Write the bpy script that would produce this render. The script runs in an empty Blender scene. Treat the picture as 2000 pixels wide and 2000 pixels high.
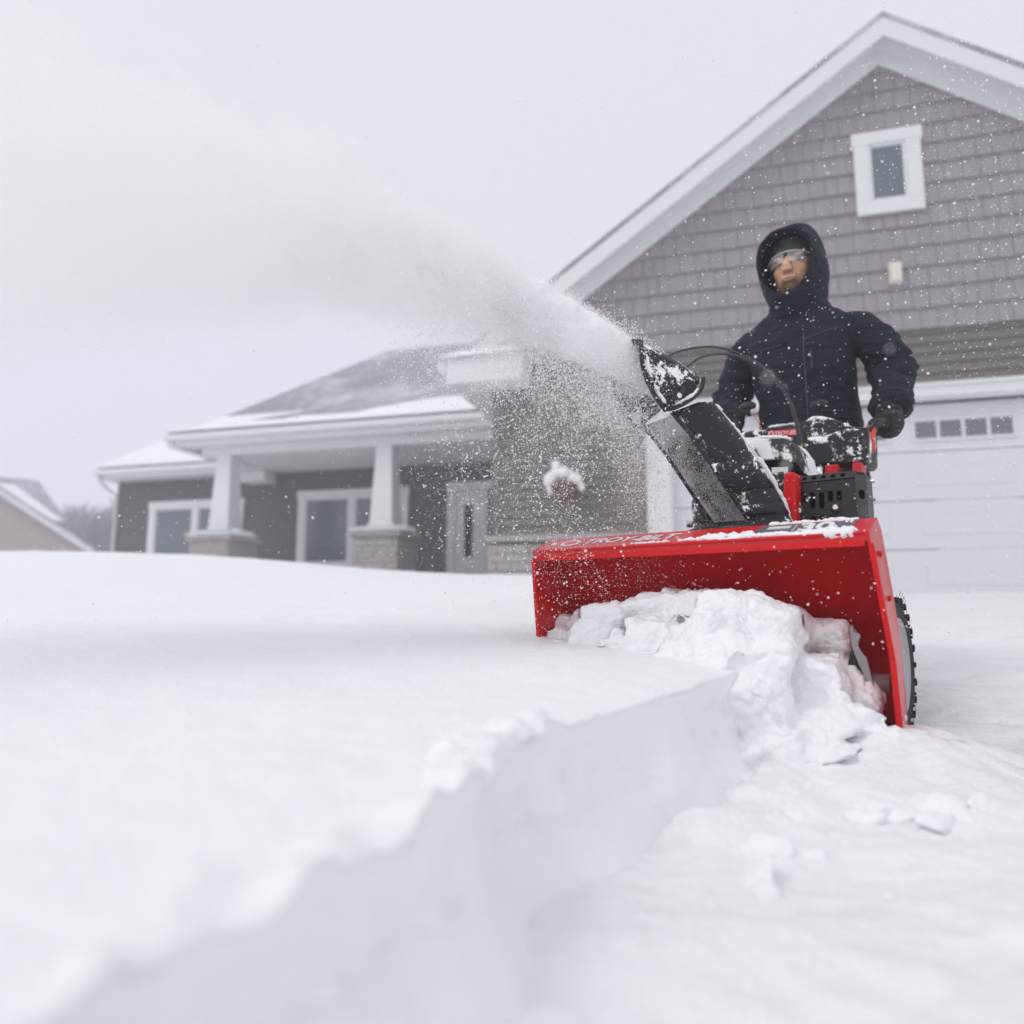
import bpy, math, random
import numpy as np
from mathutils import Vector, Matrix
random.seed(7); rng = np.random.default_rng(11)
S = bpy.context.scene
C = S.collection
PI = math.pi

# ------------------------------------------------------------------ camera
CAM_F = 1400.0                      # focal length in pixels of a 2000 px wide picture
PITCH = math.atan(184/1400)
cd = bpy.data.cameras.new("Camera"); cam = bpy.data.objects.new("Camera", cd); C.objects.link(cam)
cam.location = (0, 0, 0); cam.rotation_euler = (PI/2 + PITCH, 0, 0)
cd.sensor_width = 36; cd.sensor_height = 36; cd.sensor_fit = 'HORIZONTAL'; cd.lens = 25.2
cd.clip_start = 0.02; cd.clip_end = 2000
cd.dof.use_dof = True; cd.dof.focus_distance = 1.72; cd.dof.aperture_fstop = 1.7; cd.dof.aperture_blades = 9
S.camera = cam
# ------------------------------------------------------------------ world and sun (overcast snowfall)
w = bpy.data.worlds.new("World"); S.world = w; w.use_nodes = True
nt = w.node_tree; nt.nodes.clear()
sky = nt.nodes.new('ShaderNodeTexSky'); sky.sky_type = 'NISHITA'; sky.sun_disc = False
SUN_EL, SUN_AZ = math.radians(48), math.radians(-125)      # azimuth from +Y, clockwise: behind and left of the camera
sky.sun_elevation = SUN_EL; sky.sun_rotation = SUN_AZ
oc = nt.nodes.new('ShaderNodeCombineXYZ'); oc.inputs[0].default_value, oc.inputs[1].default_value, oc.inputs[2].default_value = 8.35, 8.35, 8.78
mx = nt.nodes.new('ShaderNodeMix'); mx.data_type = 'RGBA'; mx.inputs[0].default_value = 0.94
bg = nt.nodes.new('ShaderNodeBackground'); bg.inputs[1].default_value = 0.1
wo = nt.nodes.new('ShaderNodeOutputWorld')
nt.links.new(sky.outputs[0], mx.inputs[6]); nt.links.new(oc.outputs[0], mx.inputs[7])
nt.links.new(mx.outputs[2], bg.inputs[0]); nt.links.new(bg.outputs[0], wo.inputs[0])
ld = bpy.data.lights.new("Sun", 'SUN'); ld.energy = 1.0; ld.angle = math.radians(25); ld.color = (1, .97, .93)
sun = bpy.data.objects.new("Sun", ld); C.objects.link(sun)
sd = Vector((math.sin(SUN_AZ)*math.cos(SUN_EL), math.cos(SUN_AZ)*math.cos(SUN_EL), math.sin(SUN_EL)))
sun.rotation_euler = sd.to_track_quat('Z', 'Y').to_euler()
S.view_settings.view_transform = 'Standard'; S.view_settings.look = 'None'
S.view_settings.exposure = 0; S.view_settings.gamma = 1
S.cycles.volume_bounces = 8; S.cycles.max_bounces = 14; S.cycles.diffuse_bounces = 6
S.cycles.transparent_max_bounces = 16
S.cycles.volume_step_rate = 1.0; S.cycles.volume_max_steps = 128

# ------------------------------------------------------------------ placement helpers
def ray(x, y):
    u = (x-1000)/CAM_F; v = (1000-y)/CAM_F; c, s = math.cos(PITCH), math.sin(PITCH)
    return np.array([u, c - v*s, s + v*c])
A38 = math.radians(38)
RV = np.array([math.cos(A38), -math.sin(A38), 0.]); BV = np.array([math.sin(A38), math.cos(A38), 0.])
M0 = np.array([.36385, 1.58235, 0.])
def L(px, py, y=None, x=None):
    """point of the machine's frame that lies on a line of sight at machine distance y (or lateral x)"""
    r = ray(px, py)
    t = (y + M0@BV)/(r@BV) if y is not None else (x + M0@RV)/(r@RV)
    P = r*t - M0
    return np.array([P@RV, P@BV, P[2]])
def toL(P): P = np.asarray(P, float)-M0; return np.array([P@RV, P@BV, P[2]])
def toW(l): return M0 + l[0]*RV + l[1]*BV + np.array([0, 0, l[2]])

# ------------------------------------------------------------------ noise
def _h(i, j, k):
    n = (i*374761393 + j*668265263 + k*1274126177) & 0xffffffff
    n = ((n ^ (n >> 13))*1103515245) & 0xffffffff
    return ((n ^ (n >> 16)) & 0xffff)/65535.0
def vnoise(p):
    p = np.asarray(p, float); f = np.floor(p).astype(np.int64); t = p-f; t = t*t*(3-2*t)
    i, j, k = f[..., 0], f[..., 1], f[..., 2]; x, y, z = t[..., 0], t[..., 1], t[..., 2]
    def e(a, b, c): return _h(i+a, j+b, k+c)
    return ((e(0,0,0)*(1-x)+e(1,0,0)*x)*(1-y)+(e(0,1,0)*(1-x)+e(1,1,0)*x)*y)*(1-z) + \
           ((e(0,0,1)*(1-x)+e(1,0,1)*x)*(1-y)+(e(0,1,1)*(1-x)+e(1,1,1)*x)*y)*z
def fbm(p, o=4):
    p = np.asarray(p, float); s = 0; a = .5; n = 0
    for q in range(o):
        s = s + a*vnoise(p*2**q + 17.3*q); n += a; a *= .5
    return s/n*2-1
def sstep(a, b, x): t = np.clip((x-a)/(b-a), 0, 1); return t*t*(3-2*t)

# ------------------------------------------------------------------ object helpers
def tag(o, label=None, cat=None, group=None, kind=None):
    if label: o['label'] = label
    if cat: o['category'] = cat
    if group: o['group'] = group
    if kind: o['kind'] = kind
    return o
def thing(name, label, cat, loc=(0, 0, 0), rotz=0, group=None):
    o = bpy.data.objects.new(name, None); C.objects.link(o); o.empty_display_size = .2
    o.location = loc; o.rotation_euler = (0, 0, rotz)
    return tag(o, label, cat, group)
class MB:
    def __init__(s): s.v = []; s.f = []
    def add(s, v, f):
        n = len(s.v); s.v += [tuple(map(float, q)) for q in v]; s.f += [tuple(n+i for i in q) for q in f]; return s
    def box(s, x0, x1, y0, y1, z0, z1):
        return s.add([(x0,y0,z0),(x1,y0,z0),(x1,y1,z0),(x0,y1,z0),(x0,y0,z1),(x1,y0,z1),(x1,y1,z1),(x0,y1,z1)],
                     [(0,3,2,1),(4,5,6,7),(0,1,5,4),(1,2,6,5),(2,3,7,6),(3,0,4,7)])
    def prism(s, poly, a, b, axis='y'):
        n = len(poly)
        def P(q, t):
            return {'y': (q[0], t, q[1]), 'x': (t, q[0], q[1]), 'z': (q[0], q[1], t)}[axis]
        v = [P(q, a) for q in poly]+[P(q, b) for q in poly]
        f = [tuple(range(n))[::-1], tuple(range(n, 2*n))]+[(i, (i+1) % n, n+(i+1) % n, n+i) for i in range(n)]
        return s.add(v, f)
    def hexa(s, a, b):       # two quads (four points each)
        return s.add(list(a)+list(b), [(3,2,1,0),(4,5,6,7),(0,1,5,4),(1,2,6,5),(2,3,7,6),(3,0,4,7)])
    def tube(s, path, r, n=10, cap=True, squash=None):
        path = [np.asarray(p, float) for p in path]; m = len(path)
        rr = r if hasattr(r, '__len__') else [r]*m
        up = np.array([0, 0, 1.]); v = []; prev = None
        for i, p in enumerate(path):
            t = path[min(i+1, m-1)]-path[max(i-1, 0)]; t = t/(np.linalg.norm(t)+1e-12)
            if prev is None:
                a = np.cross(t, up)
                if np.linalg.norm(a) < .1: a = np.cross(t, [1., 0, 0])
            else: a = prev - t*(prev@t)
            a = a/np.linalg.norm(a); prev = a; b = np.cross(t, a)
            for k in range(n):
                q = 2*PI*k/n
                v.append(p+rr[i]*(math.cos(q)*a+math.sin(q)*b*(squash or 1)))
        f = [(i*n+k, i*n+(k+1) % n, (i+1)*n+(k+1) % n, (i+1)*n+k) for i in range(m-1) for k in range(n)]
        if cap: f += [tuple(range(n))[::-1], tuple(range((m-1)*n, m*n))]
        return s.add(v, f)
    def lathe(s, prof, c, axis, n=32, close=False):
        """prof: list of (radius, distance along axis)"""
        ax = np.asarray(axis, float); ax = ax/np.linalg.norm(ax)
        a = np.cross(ax, [0, 0, 1.]);  a = a if np.linalg.norm(a) > .1 else np.cross(ax, [1., 0, 0])
        a = a/np.linalg.norm(a); b = np.cross(ax, a); v = []; m = len(prof)
        for r, h in prof:
            for k in range(n):
                q = 2*PI*k/n; v.append(np.asarray(c)+ax*h+r*(math.cos(q)*a+math.sin(q)*b))
        f = [(i*n+k, i*n+(k+1) % n, (i+1)*n+(k+1) % n, (i+1)*n+k) for i in range(m-1) for k in range(n)]
        if close: f += [((m-1)*n+k, (m-1)*n+(k+1) % n, (k+1) % n, k) for k in range(n)]
        else: f += [tuple(range(n))[::-1], tuple(range((m-1)*n, m*n))]
        return s.add(v, f)
    def blob(s, c, r, n=14, m=9):
        r = r if hasattr(r, '__len__') else (r, r, r); v = []; f = []
        for i in range(1, m):
            for k in range(n):
                a = PI*i/m; q = 2*PI*k/n
                v.append((c[0]+r[0]*math.sin(a)*math.cos(q), c[1]+r[1]*math.sin(a)*math.sin(q), c[2]+r[2]*math.cos(a)))
        f = [((i*n)+k, (i*n)+(k+1) % n, ((i+1)*n)+(k+1) % n, ((i+1)*n)+k)[::-1] for i in range(m-2) for k in range(n)]
        v += [(c[0], c[1], c[2]+r[2]), (c[0], c[1], c[2]-r[2])]; t = len(v)-2
        f += [(t, k, (k+1) % n) for k in range(n)]+[(t+1, (m-2)*n+(k+1) % n, (m-2)*n+k) for k in range(n)]
        return s.add(v, f)
    def loft(s, rings, cap=True):
        n = len(rings[0]); m = len(rings); v = [p for r in rings for p in r]
        f = [(i*n+k, i*n+(k+1) % n, (i+1)*n+(k+1) % n, (i+1)*n+k) for i in range(m-1) for k in range(n)]
        if cap: f += [tuple(range(n))[::-1], tuple(range((m-1)*n, m*n))]
        return s.add(v, f)
    def sheet(s, P):         # grid of points [i][k]
        n = len(P[0]); m = len(P); v = [p for r in P for p in r]
        return s.add(v, [(i*n+k, i*n+k+1, (i+1)*n+k+1, (i+1)*n+k) for i in range(m-1) for k in range(n-1)])
    def build(s, name, mt, parent=None, bevel=0, smooth=False, solid=0, seg=2):
        me = bpy.data.meshes.new(name); me.from_pydata(s.v, [], s.f); me.validate()
        return link(name, me, mt, parent, bevel, smooth, solid, seg)
def link(name, me, mt, parent=None, bevel=0, smooth=False, solid=0, seg=2):
    o = bpy.data.objects.new(name, me); C.objects.link(o); o.parent = parent
    if mt: me.materials.append(mt)
    if solid:
        q = o.modifiers.new('t', 'SOLIDIFY'); q.thickness = solid; q.offset = 0
    if bevel:
        q = o.modifiers.new('b', 'BEVEL'); q.width = bevel; q.segments = seg; q.limit_method = 'ANGLE'; q.angle_limit = math.radians(35)
    if smooth or bevel:
        for p in me.polygons: p.use_smooth = True
        if not smooth:
            me.set_sharp_from_angle(angle=math.radians(40))
    return o
def voxel(mb, size, smooth=4, disp=None, mods=()):
    """melt the pieces of mb into one closed surface"""
    me = bpy.data.meshes.new('tmp'); me.from_pydata(mb.v, [], mb.f); me.validate()
    o = bpy.data.objects.new('tmp', me); C.objects.link(o)
    q = o.modifiers.new('r', 'REMESH'); q.mode = 'VOXEL'; q.voxel_size = size; q.use_smooth_shade = True
    if smooth:
        q = o.modifiers.new('s', 'SMOOTH'); q.iterations = smooth; q.factor = .5
    dg = bpy.context.evaluated_depsgraph_get(); dg.update()
    m2 = bpy.data.meshes.new_from_object(o.evaluated_get(dg)); bpy.data.objects.remove(o); bpy.data.meshes.remove(me)
    if disp:
        n = len(m2.vertices); co = np.empty(n*3); m2.vertices.foreach_get('co', co); co = co.reshape(-1, 3)
        no = np.empty(n*3); m2.vertex_normals.foreach_get('vector', no); no = no.reshape(-1, 3)
        co = co+no*disp(co, no)[:, None]; m2.vertices.foreach_set('co', co.ravel()); m2.update()
    for p in m2.polygons: p.use_smooth = True
    return m2
def bulk(name, V, F, mt, parent=None, smooth=False):
    """fast mesh from numpy arrays, F (n,3) or (n,4)"""
    me = bpy.data.meshes.new(name); k = F.shape[1]
    me.vertices.add(len(V)); me.vertices.foreach_set('co', np.asarray(V, np.float32).ravel())
    me.loops.add(F.size); me.loops.foreach_set('vertex_index', F.ravel().astype(np.int32))
    me.polygons.add(len(F)); me.polygons.foreach_set('loop_start', (np.arange(len(F))*k).astype(np.int32))
    if smooth: me.polygons.foreach_set('use_smooth', np.ones(len(F), bool))
    me.update(calc_edges=True); me.validate()
    return link(name, me, mt, parent)
def specks(name, P, r, mt):
    """thousands of tiny irregular ice grains at points P with radius r"""
    base = np.array([(1,0,0),(-1,0,0),(0,1,0),(0,-1,0),(0,0,1),(0,0,-1)], float)
    n = len(P); q = rng.normal(size=(n, 3, 3)); q, _ = np.linalg.qr(q)
    st = rng.uniform(.55, 1.3, (n, 1, 3))
    V = np.einsum('ij,nkj->nik', base, q*st)*np.asarray(r)[:, None, None]+P[:, None, :]
    F = np.array([(0,2,4),(2,1,4),(1,3,4),(3,0,4),(2,0,5),(1,2,5),(3,1,5),(0,3,5)])
    FF = (F[None]+np.arange(n)[:, None, None]*6).reshape(-1, 3)
    return bulk(name, V.reshape(-1, 3), FF, mt, smooth=True)

# ------------------------------------------------------------------ materials
def nodes(name):
    m = bpy.data.materials.new(name); m.use_nodes = True; n = m.node_tree
    return m, n, n.nodes['Principled BSDF']
def N(n, t, **kw):
    x = n.nodes.new(t)
    for k, v in kw.items():
        if k.startswith('i_'): x.inputs[k[2:].replace('_', ' ')].default_value = v
        elif k.startswith('n_'): x.inputs[int(k[2:])].default_value = v
        else: setattr(x, k, v)
    return x
def noise(n, scale, detail=4, rough=.55, vec=None, stretch=None):
    tc = n.nodes.new('ShaderNodeTexCoord'); src = tc.outputs['Object']
    if stretch:
        mp = n.nodes.new('ShaderNodeMapping'); mp.inputs['Scale'].default_value = stretch; n.links.new(src, mp.inputs[0]); src = mp.outputs[0]
    t = N(n, 'ShaderNodeTexNoise'); t.inputs['Scale'].default_value = scale; t.inputs['Detail'].default_value = detail; t.inputs['Roughness'].default_value = rough
    n.links.new(src, t.inputs['Vector']); return t
def ramp(n, src, a, b, ca=(0, 0, 0, 1), cb=(1, 1, 1, 1)):
    r = n.nodes.new('ShaderNodeValToRGB'); r.color_ramp.elements[0].position = a; r.color_ramp.elements[1].position = b
    r.color_ramp.elements[0].color = ca; r.color_ramp.elements[1].color = cb; n.links.new(src, r.inputs[0]); return r
def mixc(n, fac, a, b):
    m = n.nodes.new('ShaderNodeMix'); m.data_type = 'RGBA'
    for i, x in ((0, fac), (6, a), (7, b)):
        if hasattr(x, 'is_linked'): n.links.new(x, m.inputs[i])
        elif i == 0: m.inputs[0].default_value = x
        else: m.inputs[i].default_value = (*x, 1) if len(x) == 3 else x
    return m.outputs[2]
def bump(n, b, src, strength, dist, prev=None):
    k = n.nodes.new('ShaderNodeBump'); k.inputs['Strength'].default_value = strength; k.inputs['Distance'].default_value = dist
    n.links.new(src, k.inputs['Height'])
    if prev: n.links.new(prev, k.inputs['Normal'])
    n.links.new(k.outputs[0], b.inputs['Normal']); return k.outputs[0]
SNOWC = (.92, .92, .94)
def mat(name, col, rough=.6, metal=0, var=.15, vs=6, bs=0, bscale=80, coat=0, frost=0, fscale=25, up=0, stretch=None, fsharp=.06, spec=.5, dust=0):
    m, n, b = nodes(name); b.inputs['Roughness'].default_value = rough; b.inputs['Metallic'].default_value = metal
    b.inputs['Coat Weight'].default_value = coat; b.inputs['Coat Roughness'].default_value = .12
    b.inputs['Specular IOR Level'].default_value = spec
    t = noise(n, vs, 5, .6, stretch=stretch)
    c = mixc(n, t.outputs[0], tuple(x*(1-var) for x in col), tuple(min(1, x*(1+var)) for x in col))
    if bs: pr = bump(n, b, noise(n, bscale, 4, .6, stretch=stretch).outputs[0], bs, .004)
    if frost:
        f = noise(n, fscale, 9, .72); g = noise(n, fscale*.22, 3, .5)
        a = N(n, 'ShaderNodeMath', operation='ADD'); n.links.new(f.outputs[0], a.inputs[0])
        a2 = N(n, 'ShaderNodeMath', operation='MULTIPLY'); a2.inputs[1].default_value = 1.1; n.links.new(g.outputs[0], a2.inputs[0]); n.links.new(a2.outputs[0], a.inputs[1])
        last = a.outputs[0]
        if up:
            ge = n.nodes.new('ShaderNodeNewGeometry'); sx = n.nodes.new('ShaderNodeSeparateXYZ'); n.links.new(ge.outputs['Normal'], sx.inputs[0])
            u = N(n, 'ShaderNodeMath', operation='MULTIPLY'); u.inputs[1].default_value = up; n.links.new(sx.outputs[2], u.inputs[0])
            a3 = N(n, 'ShaderNodeMath', operation='ADD'); n.links.new(last, a3.inputs[0]); n.links.new(u.outputs[0], a3.inputs[1]); last = a3.outputs[0]
        # noise sum centres on 1.05
        sc = N(n, 'ShaderNodeMath', operation='MULTIPLY'); sc.inputs[1].default_value = .4; n.links.new(last, sc.inputs[0])
        th = .42+.16*(.5-frost)
        r = ramp(n, sc.outputs[0], th, th+fsharp)
        c = mixc(n, r.outputs[0], c, SNOWC)
        rr = N(n, 'ShaderNodeMath', operation='MULTIPLY_ADD'); rr.inputs[1].default_value = .85-rough; rr.inputs[2].default_value = rough
        n.links.new(r.outputs[0], rr.inputs[0]); n.links.new(rr.outputs[0], b.inputs['Roughness'])
    if dust:
        d1 = noise(n, 420, 2, .5); d2 = noise(n, 9, 4, .6)
        a = N(n, 'ShaderNodeMath', operation='ADD'); n.links.new(d1.outputs[0], a.inputs[0]); n.links.new(d2.outputs[0], a.inputs[1])
        r = ramp(n, a.outputs[0], 1.12-.25*dust, 1.2-.25*dust)
        q = N(n, 'ShaderNodeMath', operation='MULTIPLY'); q.inputs[1].default_value = .8; n.links.new(r.outputs[0], q.inputs[0])
        c = mixc(n, q.outputs[0], c, SNOWC)
    n.links.new(c, b.inputs['Base Color']); return m
def snow_mat(name, fine=1.0, lumps=1.0, col=SNOWC, streak=False):
    m, n, b = nodes(name); b.inputs['Roughness'].default_value = .75; b.inputs['Specular IOR Level'].default_value = .25
    b.inputs['Subsurface Weight'].default_value = 0
    t = noise(n, 3.0, 4, .6)
    c = mixc(n, t.outputs[0], tuple(x*.975 for x in col), tuple(min(1, x*1.02) for x in col))
    if streak:
        u = noise(n, 5, 8, .7, stretch=(1, 3.2, 1)); r = ramp(n, u.outputs[0], .50, .72)
        q = N(n, 'ShaderNodeMath', operation='MULTIPLY'); q.inputs[1].default_value = .5; n.links.new(r.outputs[0], q.inputs[0])
        c = mixc(n, q.outputs[0], c, (.66, .63, .60))
    n.links.new(c, b.inputs['Base Color'])
    p = bump(n, b, noise(n, 16, 5, .6).outputs[0], .5*lumps, .012)
    p = bump(n, b, noise(n, 420, 3, .7).outputs[0], .55*fine, .0016, p)
    bump(n, b, noise(n, 130, 3, .6).outputs[0], .7*fine, .004, p)
    return m
M = {}
CHS = 1
M['snow'] = snow_mat('snow'); M['snow_packed'] = snow_mat('packed_snow', 1.3, 1.4, streak=True)
M['snow_soft'] = snow_mat('soft_snow', .5, .3)
M['flake'] = mat('ice_grain', (.985, .985, .99), .6, var=.0, spec=.2)
M['shake'] = mat('shake_siding', (.305, .275, .29), .8, var=.22, vs=4, bs=.5, bscale=60, stretch=(6, 6, .5))
M['lap'] = mat('lap_siding', (.155, .14, .13), .75, var=.12, vs=20, bs=.3, bscale=90, stretch=(.4, 2, 4))
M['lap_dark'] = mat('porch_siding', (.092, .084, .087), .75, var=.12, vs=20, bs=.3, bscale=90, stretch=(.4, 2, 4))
M['white'] = mat('white_trim', (.74, .75, .76), .5, var=.03)
M['door'] = mat('garage_door_paint', (.70, .70, .73), .45, var=.03)
M['stone'] = mat('ledge_stone', (.38, .35, .34), .85, var=.3, vs=7, bs=.8, bscale=20)
M['shingle'] = mat('roof_shingle', (.30, .29, .32), .9, var=.2, vs=30, bs=.6, bscale=60, frost=.70, fscale=3.4, fsharp=.3, stretch=(.5, 2, 2))
M['glass'] = mat('window_glass', (.10, .13, .15), .12, var=.2, vs=1.2, spec=.8)
M['glassd'] = mat('garage_glass', (.16, .165, .19), .25, var=.1, vs=3)
M['beige'] = mat('beige_siding', (.40, .34, .31), .8, var=.08, bs=.2, bscale=30, stretch=(.4, .4, 5))
M['cream'] = mat('cream_plastic', (.72, .70, .62), .5, var=.03)
M['bark'] = mat('bark', (.17, .13, .15), .9, var=.25, vs=8)
M['red'] = mat('red_paint', (.60, .002, .006), .45, var=.08, vs=3, coat=.08, spec=.25)
M['red_dusty'] = mat('red_paint_frosted', (.60, .003, .006), .38, var=.12, vs=3, coat=.3, dust=.30, spec=.35)
M['red_shaded'] = mat('red_paint_shaded', (.50, .001, .004), .5, var=.22, vs=5, spec=.08, stretch=(3, 1, .5))  # same red made deeper and duller: the inside's shade put into the colour
M['orange'] = mat('orange_plastic', (.75, .08, .02), .4, var=.05)
M['black'] = mat('black_plastic', (.012, .012, .016), .42, var=.2, vs=5, bs=.12, bscale=300, frost=.36, fscale=42, fsharp=.03)
M['blackc'] = mat('black_plastic_clean', (.009, .009, .012), .4, var=.2, vs=5, bs=.1, bscale=300, dust=.05)
M['chute'] = mat('chute_plastic', (.014, .014, .020), .45, var=.2, vs=5, bs=.15, bscale=320, frost=.19, fscale=60, fsharp=.025, up=.12, spec=.3)
M['hoodm'] = mat('chute_hood_plastic', (.013, .013, .019), .42, var=.2, vs=5, bs=.15, bscale=320, frost=.37, fscale=95, fsharp=.02, spec=.35)
M['chute_in'] = mat('chute_inside', (.035, .032, .036), .7, var=.2, frost=.44, fscale=9, fsharp=.22, dust=.9)
M['frosty'] = mat('frosted_plastic', (.03, .03, .036), .5, var=.2, frost=.80, fscale=30, fsharp=.03)
M['speck'] = mat('speckled_plastic', (.016, .016, .021), .5, var=.2, frost=.36, fscale=85, fsharp=.03, up=.1, spec=.35)
M['steel'] = mat('bright_steel', (.80, .82, .86), .35, 1, var=.1)
M['auger'] = mat('auger_steel', (.36, .35, .36), .5, .6, var=.15, dust=.3)
M['rim'] = mat('wheel_rim', (.42, .42, .43), .35, .5, var=.2, vs=12, dust=.45)
M['rubber'] = mat('tyre_rubber', (.022, .022, .024), .75, var=.2, bs=.3, bscale=120, dust=.12)
M['cable'] = mat('cable_sheath', (.02, .02, .025), .22, spec=.8)
M['hole'] = mat('hole_shade_black', (.004, .004, .004), .9, spec=0)  # flat near-black; on the vent discs it paints the shade inside a hole
M['jacket'] = mat('navy_jacket', (.0095, .011, .023), .8, var=.25, vs=7, bs=.6, bscale=260, dust=.05, spec=.3)
def wrinkle(m_):
    n = m_.node_tree; b = n.nodes['Principled BSDF']; pr = b.inputs['Normal'].links[0].from_socket
    t1 = noise(n, 6, 3, .5, stretch=(.8, .8, 1.8)); t1.inputs['Distortion'].default_value = 1.2
    k = N(n, 'ShaderNodeMath', operation='PINGPONG'); k.inputs[1].default_value = .20; n.links.new(t1.outputs[0], k.inputs[0])
    bump(n, b, k.outputs[0], .8, .07, pr)
wrinkle(M['jacket'])
M['jacketl'] = mat('navy_piping', (.07, .072, .09), .7, var=.2)
M['pants'] = mat('dark_trousers', (.022, .024, .032), .85, var=.2, vs=8, bs=.4, bscale=160)
M['lining'] = mat('hood_lining', (.004, .004, .006), .95, spec=.1)
M['glove'] = mat('black_glove', (.012, .012, .015), .7, var=.3, bs=.5, bscale=200, dust=.08)
M['beanie'] = mat('olive_knit', (.05, .055, .045), .95, var=.4, vs=70, bs=1, bscale=120, stretch=(1, 1, .4))
M['sign_red'] = mat('decal_red', (.62, .01, .01), .4, var=.02)
M['sign_grey'] = mat('decal_grey', (.10, .10, .12), .4, var=.05)
M['letter'] = mat('decal_white', (.80, .80, .82), .45, var=.02)
M['paper'] = mat('pale_label', (.62, .64, .62), .5, var=.04)
M['yellow'] = mat('yellow_tie', (.65, .48, .05), .5)
M['terracotta'] = mat('brown_basket', (.12, .06, .04), .9, var=.3, vs=30, bs=.5)
M['leaf'] = mat('frosted_leaf', (.10, .13, .07), .8, var=.3, vs=30)
M['skin'] = None

# ------------------------------------------------------------------ THE GROUND: uncut snow, the cut bank, the cleared driveway
def topz(X, Y):
    amp = .44+.20*sstep(0, 3.6, -X)
    t = np.clip((Y-.4)/5.6, 0, None)
    t = np.where(t < .9, t, .9+.1*np.tanh((t-.9)/.1))
    far = sstep(9, 40, Y)
    z = -.16+amp*t**1.2
    P = np.stack([X, Y, 0*X], -1)
    z = z + .022*fbm(P*.9, 3)*sstep(.3, 2, Y) + .006*fbm(P*7, 3) + .0022*fbm(P*34, 3)
    return z-far*.25
def groundz(X, Y):
    z = -.302+.40*np.clip((Y-1.7)/5.5, 0, 1)
    P = np.stack([X, Y, 0*X], -1)
    z = z + .018*fbm(P*2.3+5, 3) + .015*fbm(P*np.array([8, 13, 1]), 4) + .008*np.abs(fbm(P*30, 3))
    z = z + .05*sstep(5.2, 6.6, Y)*(.4+.6*fbm(P*1.1+3, 2))*sstep(60, 10, Y)
    return z
def grow(a, b, s0, g):
    o = [a]
    while o[-1] < b: o.append(o[-1]+max(s0, g*(o[-1]-a-.9)))
    return np.array(o)
ys = np.concatenate([-1.55-grow(0, 4, .05, .2)[::-1], np.arange(-1.5, .5, .0105), .5+grow(0, 190, .013, .035)])
dl = -grow(0, 190, .0105, .03)[::-1]; dr = grow(0, 190, .0105, .03)
nf = 22
ex = .19-(.58)*sstep(-.03, .10, ys) - np.clip(ys-1.0, 0, 60)*.8
ex = ex + np.interp(ys, [-9, -1.5, -1.15, -1.0, -.9, -.84], [.25, .17, .125, .092, .02, 0.])
ex = ex + .013*fbm(np.stack([ys*5, ys*0, ys*0+2], -1), 3)
YY = ys[:, None]
Xl = ex[:, None]+dl[None]; Yl = YY+0*Xl
def w2(x, y): return M0[0]+x*RV[0]+y*BV[0], M0[1]+x*RV[1]+y*BV[1]
Xw, Yw = w2(Xl, Yl); Zl = topz(Xw, Yw)
near_edge = np.exp(dl/.03)[None]
crumb = np.clip(fbm(np.stack([Xl*26, Yl*26, 0*Xl], -1), 3), 0, 1)
Zl = Zl - .010*near_edge + .05*crumb*np.exp(dl/.045)[None]*sstep(-.45, -.8, YY)
t = np.linspace(0, 1, nf+1)[1:][None]
foot = .055+.03*fbm(np.stack([ys*7, ys*0+9, ys*0], -1), 2)[:, None]
Xf0 = ex[:, None]+foot*t**1.6 - .014*np.sin(t*PI)
ze = Zl[:, -1][:, None]
xw0, yw0 = w2(ex[:, None]+foot, YY); zg = groundz(xw0, yw0)
Zf = ze+(zg-ze)*t
nn = fbm(np.stack([Yl[:, :1]*9+0*t, Zf*9, 0*Zf+4], -1), 4); n2 = fbm(np.stack([Yl[:, :1]*30+0*t, Zf*30, 0*Zf+8], -1), 3)
n3 = 1-np.abs(fbm(np.stack([Yl[:, :1]*3+0*t, Zf*42+Yl[:, :1]*2, 0*Zf+1], -1), 3))*3
Xf = Xf0+(.026*nn+.013*n2+.005*n3)*np.sin(np.clip(t*1.15, 0, 1)*PI)
Yf = YY+0*Xf
Xr = ex[:, None]+foot+dr[None][:, 1:]; Yr = YY+0*Xr
xw, yw = w2(Xr, Yr); Zr = groundz(xw, yw)
deb = np.exp(-(dr[None][:, 1:])/.10)*sstep(-.2, .0, YY+.45)*sstep(.2, -.1, YY)
Zr = Zr + deb*(.06+.05*fbm(np.stack([Xr*12, Yr*12, 0*Xr], -1), 4))
Zr = Zr + (.085+.02*fbm(np.stack([Xr*9, Yr*9, 0*Xr], -1), 4))*np.exp(-((Xr-.44)/.15)**2-((Yr-.06)/.20)**2)
X_ = np.concatenate([Xl, Xf, Xr], 1); Y_ = np.concatenate([Yl, Yf, Yr], 1); Z_ = np.concatenate([Zl, Zf, Zr], 1)
XW, YW = w2(X_, Y_); V = np.stack([XW, YW, Z_], -1); m_, n_ = X_.shape
idx = np.arange(m_*n_).reshape(m_, n_)
F = np.stack([idx[:-1, :-1], idx[:-1, 1:], idx[1:, 1:], idx[1:, :-1]], -1)
ca = len(dl)+nf-1
Fl = F[:, :ca].reshape(-1, 4); Fr = F[:, ca:].reshape(-1, 4)
VV = V.reshape(-1, 3)
def sub(Fq):
    u, inv = np.unique(Fq, return_inverse=True); return VV[u], inv.reshape(Fq.shape)
v_, f_ = sub(Fl); g1 = bulk('snow_bank', v_, f_, M['snow'], smooth=True)
tag(g1, 'deep smooth uncut snow on the lawn ending in a cut wall', 'snow bank', kind='structure')
v_, f_ = sub(Fr); g2 = bulk('driveway', v_, f_, M['snow_packed'], smooth=True)
tag(g2, 'cleared driveway with a trodden film of packed snow', 'driveway', kind='structure')

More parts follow.
